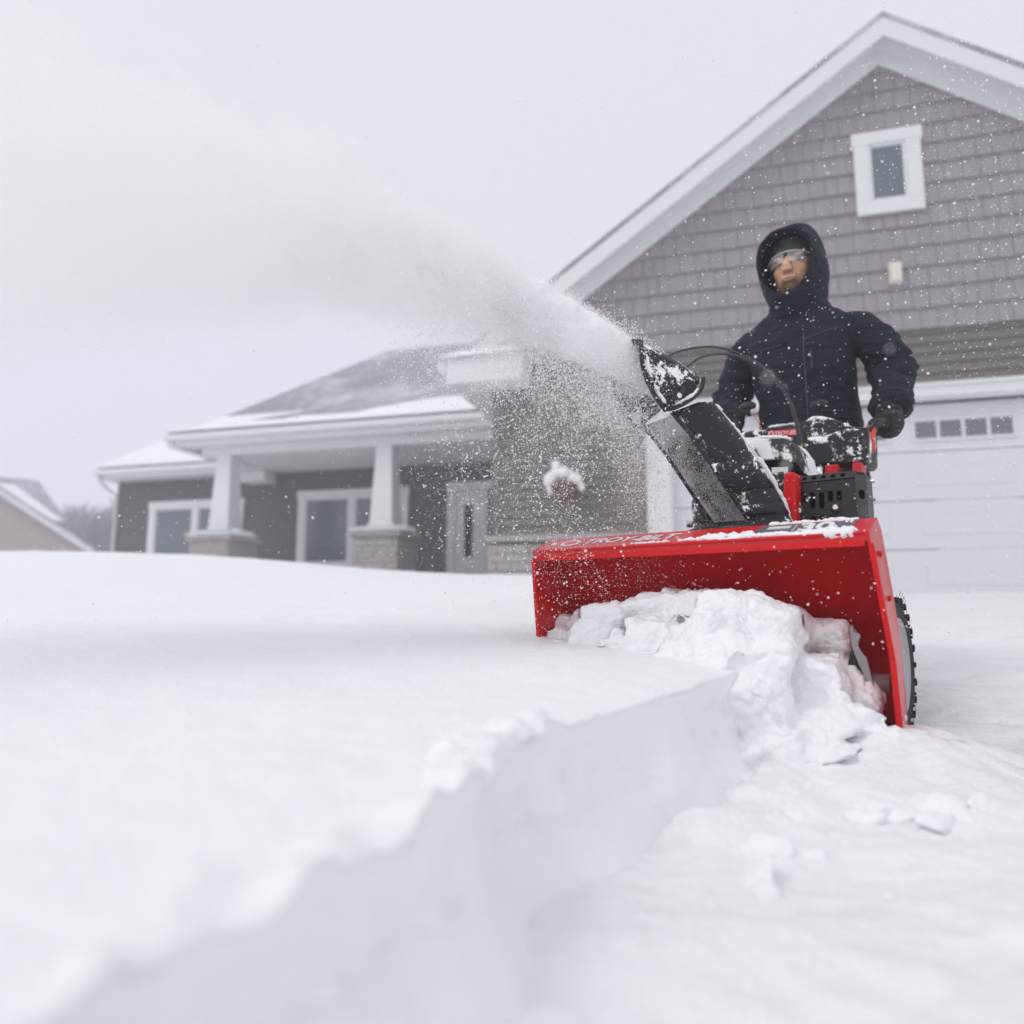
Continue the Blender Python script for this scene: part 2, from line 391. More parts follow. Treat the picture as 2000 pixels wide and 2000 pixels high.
# ------------------------------------------------------------------ THE HOUSE (x along the facade, y away from the street, z up)
HROT = math.radians(-15.1)
house = thing('house', 'grey shingled house with white trim, wide garage and columned porch', 'house', (4.5227, 7.5, 0), HROT)
ZB = -.45
# garage gable: shakes above z=3
PK, PZ, SL = -.29, 6.62, .705
def rake(s): return PZ-.22-abs(s-PK)*SL
sh = MB(); r_ = random.Random(3); z = 3.0; row = 0
while z < 6.5:
    s = -4.93+r_.uniform(0, .1)
    while s < 4.33:
        wd = r_.choice([.13, .15, .17, .19, .21]); s1 = min(s+wd-.006, 4.33)
        zt = z+.262; dz = r_.uniform(-.004, .004)
        a = min(zt, rake(s)); b = min(zt, rake(s1)); zb = z+dz
        if a > zb+.02 or b > zb+.02:
            a = max(a, zb+.005); b = max(b, zb+.005); y0 = -.034-r_.uniform(0, .004)
            sh.hexa([(s, y0, zb), (s1, y0, zb), (s1, -.004, b), (s, -.004, a)], [(s, -.001, zb), (s1, -.001, zb), (s1, 0, b), (s, 0, a)])
        s += wd
    z += .24; row += 1
sh.build('shake_siding', M['shake'], house)
def lap(mb, s0, s1, z0, z1, y, h=.112, t=.03):
    z = z0
    while z < z1-.005:
        a = min(z+h, z1)
        mb.hexa([(s0, y-t, z), (s1, y-t, z), (s1, y-.003, a), (s0, y-.003, a)], [(s0, y-.001, z), (s1, y-.001, z), (s1, y, a), (s0, y, a)]); z += h
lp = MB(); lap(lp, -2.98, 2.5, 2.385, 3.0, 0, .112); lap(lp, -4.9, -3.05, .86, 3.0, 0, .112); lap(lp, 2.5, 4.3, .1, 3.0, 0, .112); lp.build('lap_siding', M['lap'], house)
co = MB(); DX0, DX1 = -2.77, 2.11
co.box(-4.9, DX0-.02, .004, .2, ZB, 3.0); co.box(DX1+.02, 4.3, .004, .2, ZB, 3.0); co.box(DX0-.02, DX1+.02, .004, .2, 2.24, 3.0)
co.prism([(-4.9, 3.0), (4.3, 3.0), (PK, PZ-.25)], .004, .2)
co.box(-4.9, -4.7, .2, 9, ZB, 3.0); co.box(4.1, 4.3, .2, 9, ZB, 3.0)
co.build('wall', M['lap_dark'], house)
st = MB(); r_ = random.Random(5); z = ZB
while z < .74:
    hgt = r_.uniform(.07, .13); s = -4.98
    while s < -3.06:
        wd = r_.uniform(.12, .34); st.box(s, min(s+wd, -3.055)-.008, -.06-r_.uniform(0, .025), .0, z, min(z+hgt, .76)-.008); s += wd
    z += hgt
st.build('stone_wainscot', M['stone'], house, bevel=.006)
MB().box(-5.0, -3.052, -.11, .0, .775, .85).build('stone_cap', M['stone'], house, bevel=.008)
MB().box(-4.93, -4.84, -.03, .0, .852, 2.95).build('corner_board', M['lap'], house)
# garage door and its casing
tr = MB(); tr.box(-3.045, DX0, -.04, .0, ZB, 2.23); tr.box(DX1, DX1+.3, -.04, .0, ZB, 2.23); tr.box(-3.045, DX1+.3, -.045, .0, 2.232, 2.38); tr.box(-3.08, DX1+.33, -.07, -.0, 2.345, 2.384)
tr.build('door_casing', M['white'], house, bevel=.004)
MB().box(DX0, DX1, .0, .03, 2.20, 2.238).box(DX0-.018, DX0+.03, .0, .16, ZB, 2.2).box(DX1-.03, DX1+.018, .0, .16, ZB, 2.2).build('door_stop', M['white'], house)
gd = bpy.data.objects.new('garage_door', None); C.objects.link(gd); gd.parent = house
zs = [.06, .60, 1.13, 1.665, 2.20]
for i in range(4):
    se = MB(); z0, z1 = zs[i]+.004, zs[i+1]-.004
    se.box(DX0+.03, DX1-.03, .12, .16, z0, z1)
    sec = se.build('door_section', M['door'], gd, bevel=.006)
    for k in range(4):
        c = DX0+.61+1.22*k+.03; a, b = c-.50, c+.50; u0, u1 = z0+.10, z1-.10
        if i == 3:
            fr = MB(); p0, p1 = 1.775, 2.03
            fr.box(a, b, .098, .121, p0, p0+.034).box(a, b, .098, .121, p1-.034, p1+.003)
            for q in range(5):
                x = a+(b-a-.034)*q/4; fr.box(x, x+.034, .0985, .121, p0+.034, p1-.034)
            fr.build('window_frame', M['door'], gd, bevel=.003)
            for q in range(4):
                x0 = a+.034+(b-a-.034)*q/4; MB().box(x0, x0+(b-a-.034)/4-.034, .108, .1185, p0+.034, p1-.034).build('pane', M['glassd'], gd)
        else:
            pm = MB(); 
            pm.box(a+.05, b-.05, .113, .12, u0+.055, u1-.055); pm.build('raised_panel', M['door'], gd, bevel=.006)
# gable window
def window(x0, x1, z0, z1, y, tw, panes, glass='glass', deep=.0):
    f = MB(); f.box(x0-.02, x1+.02, y-.055, y-.001, z1-tw, z1).box(x0, x1, y-.05, y-.001, z0, z0+tw).box(x0, x0+tw, y-.0505, y-.001, z0+tw, z1-tw).box(x1-tw, x1, y-.0505, y-.001, z0+tw, z1-tw)
    n = panes; wd = (x1-x0-2*tw); m = .14 if n > 1 else 0; pw = (wd-m*(n-1))/n
    for k in range(n-1): f.box(x0+tw+pw*(k+1)+m*k, x0+tw+(pw+m)*(k+1), y-.05, y-.001, z0+tw, z1-tw)
    o = f.build('window', M['white'], house, bevel=.004)
    for k in range(n):
        a = x0+tw+(pw+m)*k; e = .035
        s = MB().box(a, a+e, y-.03, y-.001, z0+tw, z1-tw).box(a+pw-e, a+pw, y-.03, y-.001, z0+tw, z1-tw).box(a+e, a+pw-e, y-.0305, y-.001, z0+tw, z0+tw+e).box(a+e, a+pw-e, y-.0305, y-.001, z1-tw-e, z1-tw)
        s.build('sash', M['white'], o, bevel=.003)
        MB().box(a+e, a+pw-e, y-.012, y-.002, z0+tw+e, z1-tw-e).build('pane', M[glass], o)
    return o
window(-.62, .07, 4.37, 5.36, -.03, .15, 1)
MB().box(-.345, -.215, -.09, -.03, 3.53, 3.77).box(-.335, -.225, -.12, -.0901, 3.545, 3.755).build('wall_vent', M['cream'], house, bevel=.008)
# garage roof with rakes, soffit and the boxed eave return
rf = MB(); ys0, ys1 = -.35, 9.3; LX, RX = -5.42, 4.84
def rz(s): return PZ-abs(s-PK)*SL
for a in (LX, RX):
    e = -1 if a < 0 else 1; pts = [(PK, PZ), (a, rz(a)), (a, rz(a)-.06), (PK, PZ-.06)]
    rf.prism(pts if e < 0 else pts[::-1], ys0, ys1)
rf.build('garage_roof', M['shingle'], house)
rb = MB()
for a in (LX, RX):
    pts = [(PK, PZ-.062), (a, rz(a)-.062), (a, rz(a)-.29), (PK, PZ-.29)]
    rb.prism(pts if a < 0 else pts[::-1], ys0+.01, ys0+.035)
rb.build('rake_board', M['white'], house)
sf = MB()
for a in (LX, RX):
    pts = [(PK, PZ-.20), (a, rz(a)-.20), (a, rz(a)-.24), (PK, PZ-.24)]
    sf.prism(pts if a < 0 else pts[::-1], ys0+.036, -.0)
for a in (LX+.35, RX-.35):
    pts = [(PK, PZ-.24), (a, rz(a)-.24), (a, rz(a)-.42), (PK, PZ-.42)]
    sf.prism(pts if a < 0 else pts[::-1], -.055, -.03)
sf.build('soffit', M['white'], house)
MB().box(-5.42, -4.46, -.40, .0, 2.70, 3.02).add([(-5.47, -.44, 3.021), (-4.42, -.44, 3.021), (-4.42, 0, 3.021), (-5.47, 0, 3.021), (-5.15, -.02, 3.24), (-4.62, -.02, 3.24)], [(0, 1, 5, 4), (1, 2, 5), (3, 0, 4), (2, 3, 4, 5), (3, 2, 1, 0)]).box(-5.42, -4.905, .001, 9, 2.72, 3.0).build('eave_return', M['white'], house, bevel=.01)
MB().box(-5.55, -5.425, -.38, 9, 2.88, 3.0).build('gutter', M['white'], house, bevel=.03, seg=3)
# main house: walls
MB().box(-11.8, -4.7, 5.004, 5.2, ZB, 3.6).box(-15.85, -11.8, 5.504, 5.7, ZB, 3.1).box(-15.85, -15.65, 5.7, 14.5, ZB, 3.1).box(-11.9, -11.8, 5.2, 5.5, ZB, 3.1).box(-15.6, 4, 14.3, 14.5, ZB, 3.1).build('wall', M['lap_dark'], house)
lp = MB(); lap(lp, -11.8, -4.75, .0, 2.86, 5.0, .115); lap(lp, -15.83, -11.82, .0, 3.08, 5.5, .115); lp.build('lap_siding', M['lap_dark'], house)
MB().box(-15.9, -15.8, 5.45, 5.504, ZB, 3.08).build('corner_board', M['lap'], house)
window(-10.72, -8.2, .72, 2.42, 4.984, .17, 2); window(-14.96, -12.42, .9, 2.42, 5.484, .17, 2)
dr_ = MB(); dr_.box(-7.36, -7.2, 4.94, 4.984, .2, 2.3).box(-5.9, -5.75, 4.94, 4.984, .2, 2.3).box(-7.38, -5.73, 4.935, 4.984, 2.301, 2.46).box(-6.62, -6.53, 4.94, 4.984, .2, 2.3)
fd = dr_.build('front_door', M['white'], house, bevel=.004)
MB().box(-7.19, -6.63, 4.96, 4.983, .22, 2.29).build('door_leaf', M['white'], fd); MB().box(-7.0, -6.83, 4.952, 4.9595, .96, 2.0).build('pane', M['hole'], fd)
MB().box(-6.52, -5.91, 4.965, 4.983, .3, 2.29).build('sidelight', M['glass'], fd)
# porch: floor, ceiling, beam, columns
MB().box(-11.9, -4.9, 2.9, 5.0, ZB, .3).build('porch_floor', M['stone'], house)
MB().box(-11.78, -4.92, 3.26, 4.98, 2.86, 2.9).build('porch_ceiling', M['white'], house)
MB().box(-11.6, -4.91, 2.95, 3.25, 2.82, 3.17).box(-11.6, -11.3, 3.25, 5.0, 2.82, 3.17).box(-11.9, -11.3, 4.55, 5.0, 2.62, 2.818).build('porch_beam', M['white'], house, bevel=.006)
for cx in (-11.1, -7.82):
    c = MB(); q = [(.30, 1.50, .0), (.30, 1.62, 0)]
    def ring(hw, z): return [(cx-hw, 3.1-hw, z), (cx+hw, 3.1-hw, z), (cx+hw, 3.1+hw, z), (cx-hw, 3.1+hw, z)]
    c.loft([ring(.215, 1.36), ring(.145, 2.82)])
    col = c.build('column', M['white'], house, bevel=.004)
    MB().loft([ring(.27, 1.27), ring(.27, 1.34), ring(.23, 1.40), ring(.23, 1.44)]).build('plinth', M['white'], col, bevel=.004)
    b = MB(); z = ZB; r_ = random.Random(int(-cx*10))
    while z < 1.15:
        hh = r_.uniform(.07, .12); s = -.42
        while s < .41:
            wd = r_.uniform(.12, .3); e = min(s+wd, .42)
            b.box(cx+s, cx+e-.008, 2.68-r_.uniform(0, .02), 3.52, z, min(z+hh, 1.18)-.008); s += wd
        z += hh
    b.build('stone_base', M['stone'], col, bevel=.006)
    MB().box(cx-.48, cx+.48, 2.62, 3.58, 1.181, 1.262).build('stone_cap', M['stone'], col, bevel=.01)
# porch roof and main hip roof
def slab(pts, th=.08):
    m = MB(); a = [np.array(p, float) for p in pts]; b = [p-np.array([0, 0, th]) for p in a]; n = len(a)
    m.add(a+b, [tuple(range(n)), tuple(range(n, 2*n))[::-1]]+[(i, n+i, n+(i+1) % n, (i+1) % n) for i in range(n)]); return m
P2 = .42; EO = 2.62; EZ = 3.25
def pz(o): return EZ+P2*(o-EO)
xs_ = 4.95
slab([(-12.1, EO, EZ), (-5.3, EO, EZ), (-5.3, EO+xs_, pz(EO+xs_)), (-12.1+xs_, EO+xs_, pz(EO+xs_))]).build('porch_roof', M['shingle'], house)
slab([(-12.1, EO, EZ), (-12.1+xs_, EO+xs_, pz(EO+xs_)), (-12.1, EO+xs_, EZ)]).build('porch_roof', M['shingle'], house)
HZ, HP, RN = 3.22, .83, 5.0
def hz(o): return HZ+HP*(o-5.0)
slab([(-16.1, 5.0, HZ), (-11.0, 5.0, HZ), (6, 5.0, HZ), (6, 10.0, hz(10)), (-11.1, 10.0, hz(10))]).build('main_roof', M['shingle'], house)
slab([(-16.1, 5.0, HZ), (-11.1, 10.0, hz(10)), (-16.1, 15.0, HZ)]).build('main_roof', M['shingle'], house)
slab([(-16.1, 15.0, HZ), (-11.1, 10.0, hz(10)), (6, 10, hz(10)), (6, 15, HZ)]).build('main_roof', M['shingle'], house)
fa = MB(); fa.box(-12.1, -5.42, EO-.005, EO+.03, EZ-.30, EZ-.085).box(-12.1, -12.07, EO+.031, 7.5, EZ-.30, EZ-.085).box(-12.06, -5.42, EO+.031, 2.949, EZ-.30, EZ-.28)
fa.box(-16.1, -12.05, 4.995, 5.03, HZ-.28, HZ-.085).box(-16.1, -16.07, 5.031, 15, HZ-.28, HZ-.085).box(-16.06, -11.9, 5.031, 5.5, HZ-.28, HZ-.26).box(-16.06, -15.86, 5.5, 15, HZ-.28, HZ-.26)
fa.build('fascia', M['white'], house, bevel=.003)
MB().box(-12.12, -5.45, EO-.12, EO-.006, EZ-.20, EZ-.075).box(-16.15, -12.2, 4.87, 4.994, HZ-.20, HZ-.075).build('gutter', M['white'], house, bevel=.03, seg=3)
MB().tube([(-11.95, EO-.06, 3.05), (-11.95, EO+.0, 2.95), (-11.6, 3.0, 2.83), (-11.55, 3.02, 2.8)], .035, 8).build('downspout', M['white'], house, smooth=True)
MB().tube([(-12.25, 4.93, 3.0), (-12.2, 5.1, 2.88), (-11.93, 5.40, 2.72), (-11.9, 5.42, 2.6), (-11.9, 5.42, 0)], .045, 8).build('downspout', M['white'], house, smooth=True)
MB().tube([(-15.95, 4.93, 3.0), (-16.0, 5.0, 2.9), (-15.95, 5.2, 2.72), (-15.9, 5.42, 2.62), (-15.9, 5.42, 0)], .04, 8).build('downspout', M['white'], house, smooth=True)
# snow lying on the roofs (one loose mass)
def snow_sheet(mb, fn, nu, nv, th):
    P = [[None]*nv for _ in range(nu)]; Q = [[None]*nv for _ in range(nu)]
    for i in range(nu):
        for j in range(nv):
            u, v = i/(nu-1), j/(nv-1); p = np.array(fn(u, v)); k = min(u, 1-u, v, 1-v)*6; k = min(1, k)**.5
            P[i][j] = p+np.array([0, 0, .01+th*k*(.8+.5*float(fbm(np.array([p[0]*1.3, p[1]*1.3, 0.]), 3)))]); Q[i][j] = p+np.array([0, 0, -.01])
    mb.sheet(P); mb.sheet([r[::-1] for r in Q])
def bil(a, b, c, d): 
    a, b, c, d = map(np.array, (a, b, c, d)); return lambda u, v: (a*(1-u)+b*u)*(1-v)+(d*(1-u)+c*u)*v
sn = MB()
snow_sheet(sn, bil((-16.1, 4.97, HZ), (-11.9, 4.97, HZ), (-11.9, 6.9, hz(6.9)), (-14.2, 6.9, hz(6.9))), 30, 14, .10)
snow_sheet(sn, bil((-12.05, EO-.1, EZ-.04), (-5.5, EO-.1, EZ-.04), (-5.6, EO+.3, pz(EO+.3)), (-11.7, EO+.3, pz(EO+.3))), 60, 8, .09)
snow_sheet(sn, bil((-8.6, EO+.2, pz(EO+.2)), (-5.9, EO+.25, pz(EO+.25)), (-6.9, EO+2.2, pz(EO+2.2)), (-7.5, EO+1.9, pz(EO+1.9))), 26, 22, .11)
snow_sheet(sn, bil((-5.50, -.45, 3.02), (-4.42, -.45, 3.02), (-4.62, -.03, 3.24), (-5.15, -.03, 3.24)), 14, 8, .09)
for cx in (-11.1, -7.82):
    for sx in (-1, 1): snow_sheet(sn, bil((cx-.50, 2.6, 1.262), (cx+.50, 2.6, 1.262), (cx+.5, 2.84, 1.29), (cx-.5, 2.84, 1.29)), 12, 8, .09)
    snow_sheet(sn, bil((cx+.24, 2.75, 1.262), (cx+.5, 2.75, 1.262), (cx+.5, 3.4, 1.27), (cx+.24, 3.4, 1.27)), 8, 8, .12)
rs = sn.build('roof_snow', M['snow_soft'], None, smooth=True); rs.matrix_world = Matrix.Translation((4.5227, 7.5, 0)) @ Matrix.Rotation(HROT, 4, 'Z')
tag(rs, 'soft snow lying on the roofs, eaves and column bases of the grey house', 'snow', kind='stuff')
# planter on the wall, buried in snow
pl = thing('wall_planter', 'round brown wall basket of greenery heaped with snow', 'planter', house.matrix_basis @ Vector((-4.0, -.16, 1.40)), HROT)
MB().lathe([(.05, -.16), (.11, -.12), (.16, 0), (.17, .03), (.15, .03)], (0, 0, 0), (0, 0, 1), 20).build('basket', M['terracotta'], pl, smooth=True)
lf = MB(); r_ = random.Random(9)
for k in range(90):
    a = r_.uniform(0, 2*PI); e = r_.uniform(-.5, 1.1); l = r_.uniform(.12, .24)
    d_ = np.array([math.cos(a)*math.cos(e), math.sin(a)*math.cos(e)*.6-.1, math.sin(e)]); c = np.array([0, 0, .06])+d_*l; s_ = np.array([-math.sin(a), math.cos(a), 0])*.014
    lf.add([c-d_*.05, c+s_, c+d_*.06, c-s_], [(0, 1, 2, 3)])
lf.build('foliage', M['leaf'], pl)
sb = MB(); [sb.blob(p, q) for p, q in (((-.03, -.03, .16), (.15, .12, .09)), ((.12, -.02, .09), (.10, .1, .08)), ((-.17, -.02, .08), (.08, .08, .10)), ((-.10, 0, .28), (.06, .05, .05)), ((.2, 0, .0), (.05, .05, .06)), ((-.16, -.02, -.02), (.04, .05, .08)))]
me = voxel(sb, .014, 3, lambda c, n: .012*fbm(c*22, 3)); link('snow_cap', me, M['snow_soft'], pl)

# ------------------------------------------------------------------ NEIGHBOUR'S HOUSE and bare trees, lost in the snowfall
nb = thing('neighbour_house', 'beige gabled house far off behind the left snow bank', 'house', (-16.3, 28, 0), math.radians(36))
def nz_(x): return 2.24+.67*(-x if x > -6 else 12+x)
MB().prism([(-12, -1), (-.35, -1), (-.35, nz_(-.35)-.25), (-6, nz_(-6)-.25), (-12, nz_(-12)-.25)], .3, 9).build('wall', M['beige'], nb)
MB().prism([(0, nz_(0)), (0, nz_(0)-.1), (-6, nz_(-6)-.1), (-12, nz_(-12)-.1), (-12, nz_(-12)), (-6, nz_(-6))], -.05, 9.2).build('roof', M['shingle'], nb)
MB().prism([(0, nz_(0)-.1), (0, nz_(0)-.34), (-6, nz_(-6)-.34), (-6, nz_(-6)-.1)], -.05, .0).prism([(-6, nz_(-6)-.1), (-6, nz_(-6)-.34), (-12, nz_(-12)-.34), (-12, nz_(-12)-.1)], -.05, .0).build('rake_board', M['white'], nb)
MB().box(-12, -.9, 7.4, 16.6, -1, 3.7).build('wall', M['beige'], nb)
hp = [(-12.5, 7, 3.9), (-.5, 7, 3.9), (-1.6, 12, 6.5), (-12.5, 12, 6.5), (-.5, 17, 3.9), (-12.5, 17, 3.9)]
slab([hp[0], hp[1], hp[2], hp[3]]).build('roof', M['shingle'], nb); slab([hp[1], hp[4], hp[2]]).build('roof', M['shingle'], nb); slab([hp[3], hp[2], hp[4], hp[5]]).build('roof', M['shingle'], nb)
ns = MB(); snow_sheet(ns, bil((-12, 7.0, 3.95), (-.7, 7.0, 3.95), (-2.6, 11.0, 6.03), (-12, 11.0, 6.03)), 16, 12, .12)
rs2 = ns.build('roof_snow', M['snow_soft'], None, smooth=True); rs2.matrix_world = Matrix.Translation((-16.3, 28, 0)) @ Matrix.Rotation(math.radians(36), 4, 'Z')
tag(rs2, 'snow covering the roof slope of the far beige house', 'snow', kind='stuff')
def bare_tree(x, y, z0, h, seed, label):
    r = random.Random(seed); t = thing('bare_tree', label, 'tree', (x, y, z0), 0, 'bare trees beyond the lawn'); tk = MB(); cr = MB()
    tk.tube([(0, 0, -.5), (.05, 0, h*.2), (0, .05, h*.42)], [h*.035, h*.028, h*.02], 7)
    def br(p, d, l, rad, dep):
        q = p+d*l; cr.tube([p, p+d*l*.5+np.array([r.uniform(-.05, .05)*l for _ in range(3)]), q], [rad, rad*.8, rad*.55], 4, cap=False)
        if dep == 0: return
        for _ in range(r.choice([3, 4])):
            e = np.array([r.gauss(0, .55), r.gauss(0, .55), r.gauss(.25, .3)]); nd = d+e; nd /= np.linalg.norm(nd)
            br(p+d*l*r.uniform(.45, 1), nd, l*r.uniform(.6, .85), max(rad*.62, .018), dep-1)
    for k in range(11):
        a = r.uniform(0, 2*PI); d = np.array([math.cos(a)*.7, math.sin(a)*.7, 1.]); d /= np.linalg.norm(d)
        br(np.array([0, 0, h*r.uniform(.08, .42)]), d, h*.26, h*.014, 4)
    tk.build('trunk', M['bark'], t); cr.build('crown', M['bark'], t)
for i, (px, Y, h, lb) in enumerate([(128, 40, 4.4, 'low bare tree just right of the far beige roof'), (160, 46, 7.4, 'tall thin bare tree midway between the two houses'), (205, 38, 5.0, 'bare tree nearest the left corner of the grey house'), (232, 44, 6.6, 'bare tree partly behind the left corner of the grey house')]):
    r = ray(px, 1100); bare_tree(r[0]/r[1]*Y, Y, .2, h, 20+i, lb)
# hedge row far behind

# ------------------------------------------------------------------ THE SNOW BLOWER (x to the photo's right, y backwards, z up)
sb_ = thing('snow_blower', 'red two-stage snow blower with black chute biting into the snow bank', 'snow blower', M0.tolist(), -A38)
HW = .3875
prof = [(0, .121), (0, .138), (.075, .171), (.11, .15), (.14, .085), (.17, .02), (.205, -.05), (.22, -.11), (.222, -.2), (.20, -.30)]
def flare(z): return .020*max(0, min(1, (.14-z)/.30))
def hx(p): return HW+.002+flare(p[1])*(1.1-p[0]*4)
m = MB(); m.sheet([[(-hx(p), p[0], p[1]) for p in prof], [(-.02, p[0], p[1]) for p in prof], [(hx(p), p[0], p[1]) for p in prof]][::-1])
hs = m.build('auger_housing', M['red_dusty'], sb_, solid=.004)
hs.data.materials.append(M['red_shaded']); hs.modifiers['t'].material_offset = 1
MB().box(-HW+.004, HW-.004, -.006, .004, .112, .124).tube([(-HW+.005, -.004, .137), (HW-.005, -.004, .137)], .0035, 8).build('front_lip', M['red'], hs, bevel=.002)
m = MB(); m.tube([(-.05, .012, .118), (-.045, .10, .118), (-.04, .16, .02)], .0012, 4).box(.052, .054, .008, .012, -.1, .11)
side = [(-.004, .140), (-.004, .118), (.010, .044), (.032, -.06), (.040, -.10), (.036, -.2), (.040, -.32), (.218, -.32), (.216, -.2), (.214, -.11), (.200, -.05), (.168, .02), (.140, .085), (.110, .152), (.077, .174)]
for sx in (-1, 1):
    x0, x1 = (HW, HW+.004) if sx > 0 else (-HW-.004, -HW)
    pq = MB().prism(side, x0, x1, 'x'); pq.v = [(v[0]+sx*flare(v[2])*(1.1-v[1]*4), v[1], v[2]) for v in pq.v]
    o = pq.build('side_plate', M['red_dusty'], sb_, bevel=.0015)
    # folded front flange and bolts
    fl = MB(); pts = side[1:7]
    for a, b in zip(pts[:-1], pts[1:]):
        fl.hexa([(x0-.001, a[0]-.004, a[1]), (x1+.005, a[0]-.004, a[1]), (x1+.005, b[0]-.004, b[1]), (x0-.001, b[0]-.004, b[1])], [(x0-.001, a[0]+.004, a[1]), (x1+.005, a[0]+.004, a[1]), (x1+.005, b[0]+.004, b[1]), (x0-.001, b[0]+.004, b[1])])
    fl.v = [(v[0]+sx*flare(v[2])*1.1, v[1], v[2]) for v in fl.v]
    fl.build('flange', M['red'], o, bevel=.0015)
    for y, z, k_ in ((.055, .10, 'red'), (.095, .015, 'red'), (.13, -.215, 'steel')): MB().lathe([(.006, 0), (.006, .005), (.003, .007)], ((x1 if sx > 0 else x0)+sx*flare(z)*(1.1-y*4), y, z), (sx, 0, 0), 10).build('bolt', M[k_], o)
# auger: shaft, helical ribbons with toothed rims
ag = MB().tube([(-HW, .12, -.15), (HW, .12, -.15)], .018, 14).build('auger', M['auger'], sb_, smooth=True)
for sx in (-1, 1):
    P = []; n = 90
    for i in range(n+1):
        t = i/n; a = sx*t*2*PI*2.1+2.2; x = sx*(.05+.20*t); rr = (.135 if sx > 0 else .115)+(.010 if i % 6 < 3 else 0); ri = .095
        P.append([(x, .12+ri*math.cos(a), -.15+ri*math.sin(a)), (x+.004, .12+(rr-.02)*math.cos(a), -.15+(rr-.02)*math.sin(a)), (x, .12+rr*math.cos(a), -.15+rr*math.sin(a))])
    MB().sheet(P).build('ribbon', M['auger'], ag, solid=.004)
pq = [L(*q, y=.09) for q in ((1659, 1226), (1666, 1220), (1668, 1236), (1677, 1236), (1682, 1242), (1678, 1252), (1677, 1262), (1685, 1276), (1693, 1284), (1702, 1318), (1709, 1346), (1700, 1351), (1690, 1328), (1684, 1312), (1672, 1286), (1663, 1262))]
MB().prism([(p[0], p[2]) for p in pq], .088, .093).build('paddle', M['auger'], ag, bevel=.0015)
pq = [L(*q, y=.10) for q in ((1663, 1262), (1690, 1328), (1700, 1351), (1680, 1352), (1655, 1300))]
MB().prism([(p[0], p[2]) for p in pq], .10, .105).build('paddle', M['rubber'], ag, bevel=.0015)
MB().lathe([(.10, .0), (.15, .01), (.15, .16), (.12, .18)], (0, .235, -.03), (0, 1, 0), 36).build('impeller_housing', M['red'], sb_, smooth=True)
# lettering on the top plate
def text(body, size, origin, xdir, ydir, mt, parent, name='lettering', shear=0, bold=0, sx=1, depth=.0006):
    c = bpy.data.curves.new('t', 'FONT'); c.body = body; c.size = size; c.shear = shear; c.offset = bold; c.extrude = depth; c.space_character = .98
    o = bpy.data.objects.new('t', c); C.objects.link(o); dg = bpy.context.evaluated_depsgraph_get(); dg.update()
    me = bpy.data.meshes.new_from_object(o.evaluated_get(dg)); bpy.data.objects.remove(o)
    x = Vector(xdir).normalized(); y = Vector(ydir); y = (y-x*y.dot(x)).normalized(); z = x.cross(y)
    mtx = Matrix((x*sx, y, z)).transposed().to_4x4(); mtx.translation = Vector(origin); me.transform(mtx)
    me.materials.clear(); return link(name, me, mt, parent)
yd = Vector((0, .075, .033)).normalized(); nrm = Vector((1, 0, 0)).cross(yd)
def top(x, t, h=.0022): return Vector((x, 0, .138))+yd*t+nrm*h     # point on the sloping top plate
text('TROY-BILT', .045, top(-.268, .030, .0028), (1, 0, 0), yd, M['letter'], hs, shear=.35, bold=.0006, sx=1.14)
rg = MB(); n = 8
for i in range(n):
    a0, a1 = 2*PI*(i+.5)/n, 2*PI*(i+1.5)/n; q = []
    for r_1, a in ((.027, a0), (.027, a1), (.0195, a1), (.0195, a0)): q.append(top(-.305+r_1*math.cos(a)*1.05, .044+r_1*math.sin(a)*.8, .0028))
    rg.hexa(q, [p-nrm*.0012 for p in q])
rg.build('emblem', M['letter'], hs)
q = [top(.155, .016), top(.345, .016), top(.362, .074), (top(.172, .074))]
MB().hexa([p+nrm*.0004 for p in q], [p-nrm*.0015 for p in q]).build('decal', M['sign_grey'], hs)
text('30', .062, top(.250, .027, .0034), (1, 0, 0), yd, M['letter'], hs, bold=.0018, sx=1.15); text('"', .05, top(.335, .038, .0034), (1, 0, 0), yd, M['letter'], hs, bold=.001)
MB().box(-.02, .02, -.02, .02, 0, .001)
q = [top(.185, .048, .0032), top(.232, .048, .0032), top(.234, .064, .0032), top(.187, .064, .0032)]; MB().hexa(q, [p-nrm*.002 for p in q]).build('decal', M['paper'], hs)
q = [top(.241, .022, .0032), top(.2425, .022, .0032), top(.2445, .068, .0032), top(.243, .068, .0032)]; MB().hexa(q, [p-nrm*.002 for p in q]).build('decal', M['letter'], hs)
MB().lathe([(.008, 0), (.008, .004), (.004, .006)], top(-.352, .04, 0), nrm, 12).build('bolt', M['letter'], hs)

